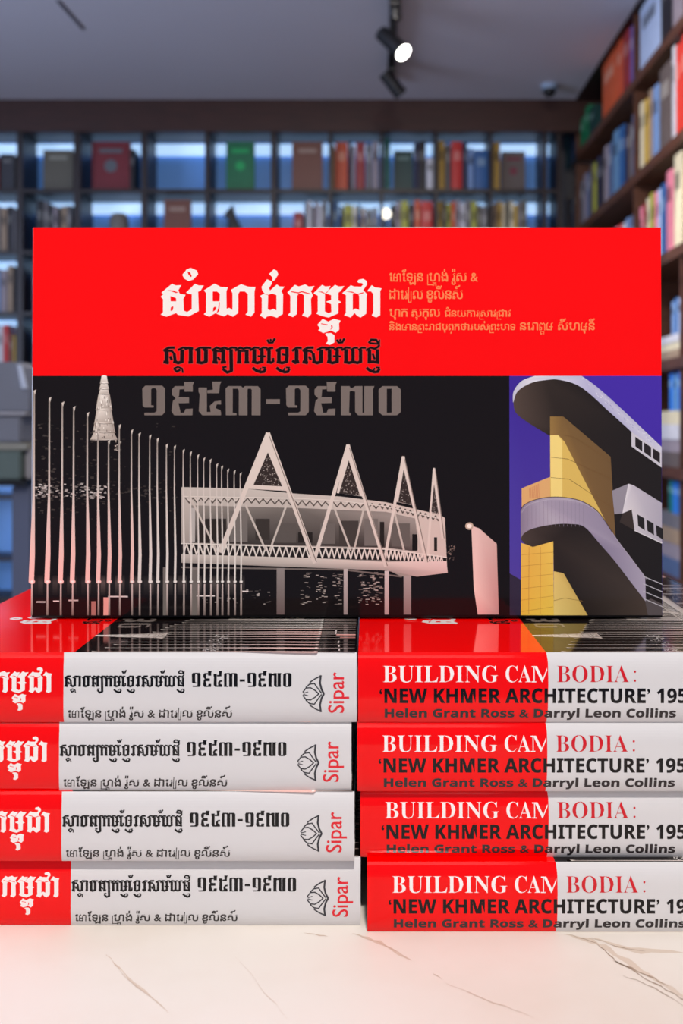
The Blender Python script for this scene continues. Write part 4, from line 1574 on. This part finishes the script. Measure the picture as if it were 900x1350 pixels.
def spot(px0, py0, px1, py1, Y, dY, r, lit):
    p0 = Vector((PX(px0, Y), Y, PZ(py0, Y)))
    p1 = Vector((PX(px1, Y + dY), Y + dY, PZ(py1, Y + dY)))
    dd = (p1 - p0).normalized()
    bm = bmesh.new()
    tube(bm, p0, p1, r * .92, r, 24)
    h = finish(bm, 'lamp_head', M_BLACK, tk, smooth=False)
    bm = bmesh.new()
    xx = ra.x + (rbv.x - ra.x) * (Y - ra.y) / (rbv.y - ra.y)
    tube(bm, (xx, Y, zt - .0), ((p0.x + p1.x) / 2, Y, max(p0.z, p1.z) - .01), .012, .012, 10)
    tube(bm, (xx - .02, Y, zt - .03), (xx + .02, Y, zt - .03), .022, .022, 12)
    finish(bm, 'bracket', M_BLACK, tk)
    bm = bmesh.new()
    tube(bm, p1 + dd * .0005, p1 + dd * .006, r * .93, r * .93, 24)
    m = mat('lit_lens', (255, 255, 250), .2, emit=(1, .98, .9), estr=14) if lit else mat('dark_lens', (20, 20, 24), .1)
    finish(bm, 'lens', m, h)
    return p1, dd


Y1 = 4.75
p, dd = spot(503, 44, 531, 69, Y1, -.06, .037, True)
l = bpy.data.lights.new('spot_beam', 'SPOT')
l.energy = 60
l.spot_size = math.radians(60)
l.color = (1, .95, .86)
l.shadow_soft_size = .03
lo = bpy.data.objects.new('spot_beam', l)
col.objects.link(lo)
lo.location = p + dd * .03
lo.rotation_euler = (Vector((1.1, 3.2, 1.2)) - p).to_track_quat('-Z', 'Y').to_euler()
spot(506, 96, 528, 124, 5.45, .03, .036, False)
spot(519, -40, 521, 24, 4.6, .03, .026, False)

# little ceiling fixture by the corner
o = empty('ceiling_camera', (PX(724, 5.9), 5.9, CEIL), 'small pale dome fixture on the ceiling near the far right corner', 'fixture')
bm = bmesh.new()
tube(bm, (0, 0, -.001), (0, 0, -.03), .045, .045, 20)
finish(bm, 'mount', mat('pale_plastic', (150, 170, 195), .4), o)
bm = bmesh.new()
bmesh.ops.create_uvsphere(bm, u_segments=16, v_segments=10, radius=.036)
bmesh.ops.translate(bm, verts=bm.verts, vec=(0, 0, -.035))
finish(bm, 'dome', M_BLACK, o, smooth=True)

# ------------------------------------------------------------------ grey display unit at the far left
Yd = 2.3
du = empty('display_unit', (PX(0, Yd), Yd, 0), 'grey metal display unit with pale tray top at left behind the books', 'display stand')
mg = mat('display_grey', (120, 122, 132), .4, noise=.05)
mg2 = mat('display_green_grey', (92, 106, 102), .45, noise=.05)
mg3 = mat('display_pale', (166, 164, 170), .4)


def dbox(name, m, px0, px1, py0, py1, y0=0.0, y1=.4, bev=.004):
    o = box(name, m, PX(px0, Yd) - PX(0, Yd), PX(px1, Yd) - PX(0, Yd), y0, y1, PZ(py1, Yd), PZ(py0, Yd), du, bev)
    return o


dbox('column', mat('column_blue_grey', (92, 98, 120), .45), 9, 36, 641, 1200, .03, .36)
dbox('column', mat('column_blue_grey', (92, 98, 120), .45), -150, -120, 641, 1200, .03, .36)
dbox('rail', M_BLACK, -160, 34, 633, 640.5, .0, .38, .001)
dbox('tray', mg2, -160, 28, 594, 632.5, .0, .38)
dbox('tray_side', mg3, 28.5, 38, 590, 632.5, .02, .38)
dbox('ledge', mat('ledge_khaki', (140, 138, 128), .5), -160, 36, 584, 593.5, .0, .38, .002)
dbox('bin', mg, -160, 28, 548, 583.5, .0, .38)
dbox('bin_lid', mg3, -160, 35, 543, 547.5, -.005, .38, .001)
# hood with sloped right shoulder
bm = bmesh.new()
prf = [(-160, 542), (36, 542), (36, 515), (30, 484), (24, 477), (-160, 475)]
lo_ = [bm.verts.new((PX(x, Yd) - PX(0, Yd), .01, PZ(y, Yd))) for x, y in prf]
hi_ = [bm.verts.new((PX(x, Yd) - PX(0, Yd), .36, PZ(y, Yd))) for x, y in prf]
bm.faces.new(lo_)
bm.faces.new(hi_[::-1])
for i in range(len(prf)):
    j = (i + 1) % len(prf)
    bm.faces.new((lo_[i], hi_[i], hi_[j], lo_[j]))
finish(bm, 'hood', mg, du)
bm = bmesh.new()
prf = [(22, 480), (28, 482), (35, 512), (28, 512)]
lo_ = [bm.verts.new((PX(x, Yd) - PX(0, Yd), .002, PZ(y, Yd))) for x, y in prf]
hi_ = [bm.verts.new((PX(x, Yd) - PX(0, Yd), .0098, PZ(y, Yd))) for x, y in prf]
bm.faces.new(lo_)
bm.faces.new(hi_[::-1])
for i in range(4):
    j = (i + 1) % 4
    bm.faces.new((lo_[i], hi_[i], hi_[j], lo_[j]))
finish(bm, 'edge_trim', mat('pale_trim', (196, 204, 220), .3), du)
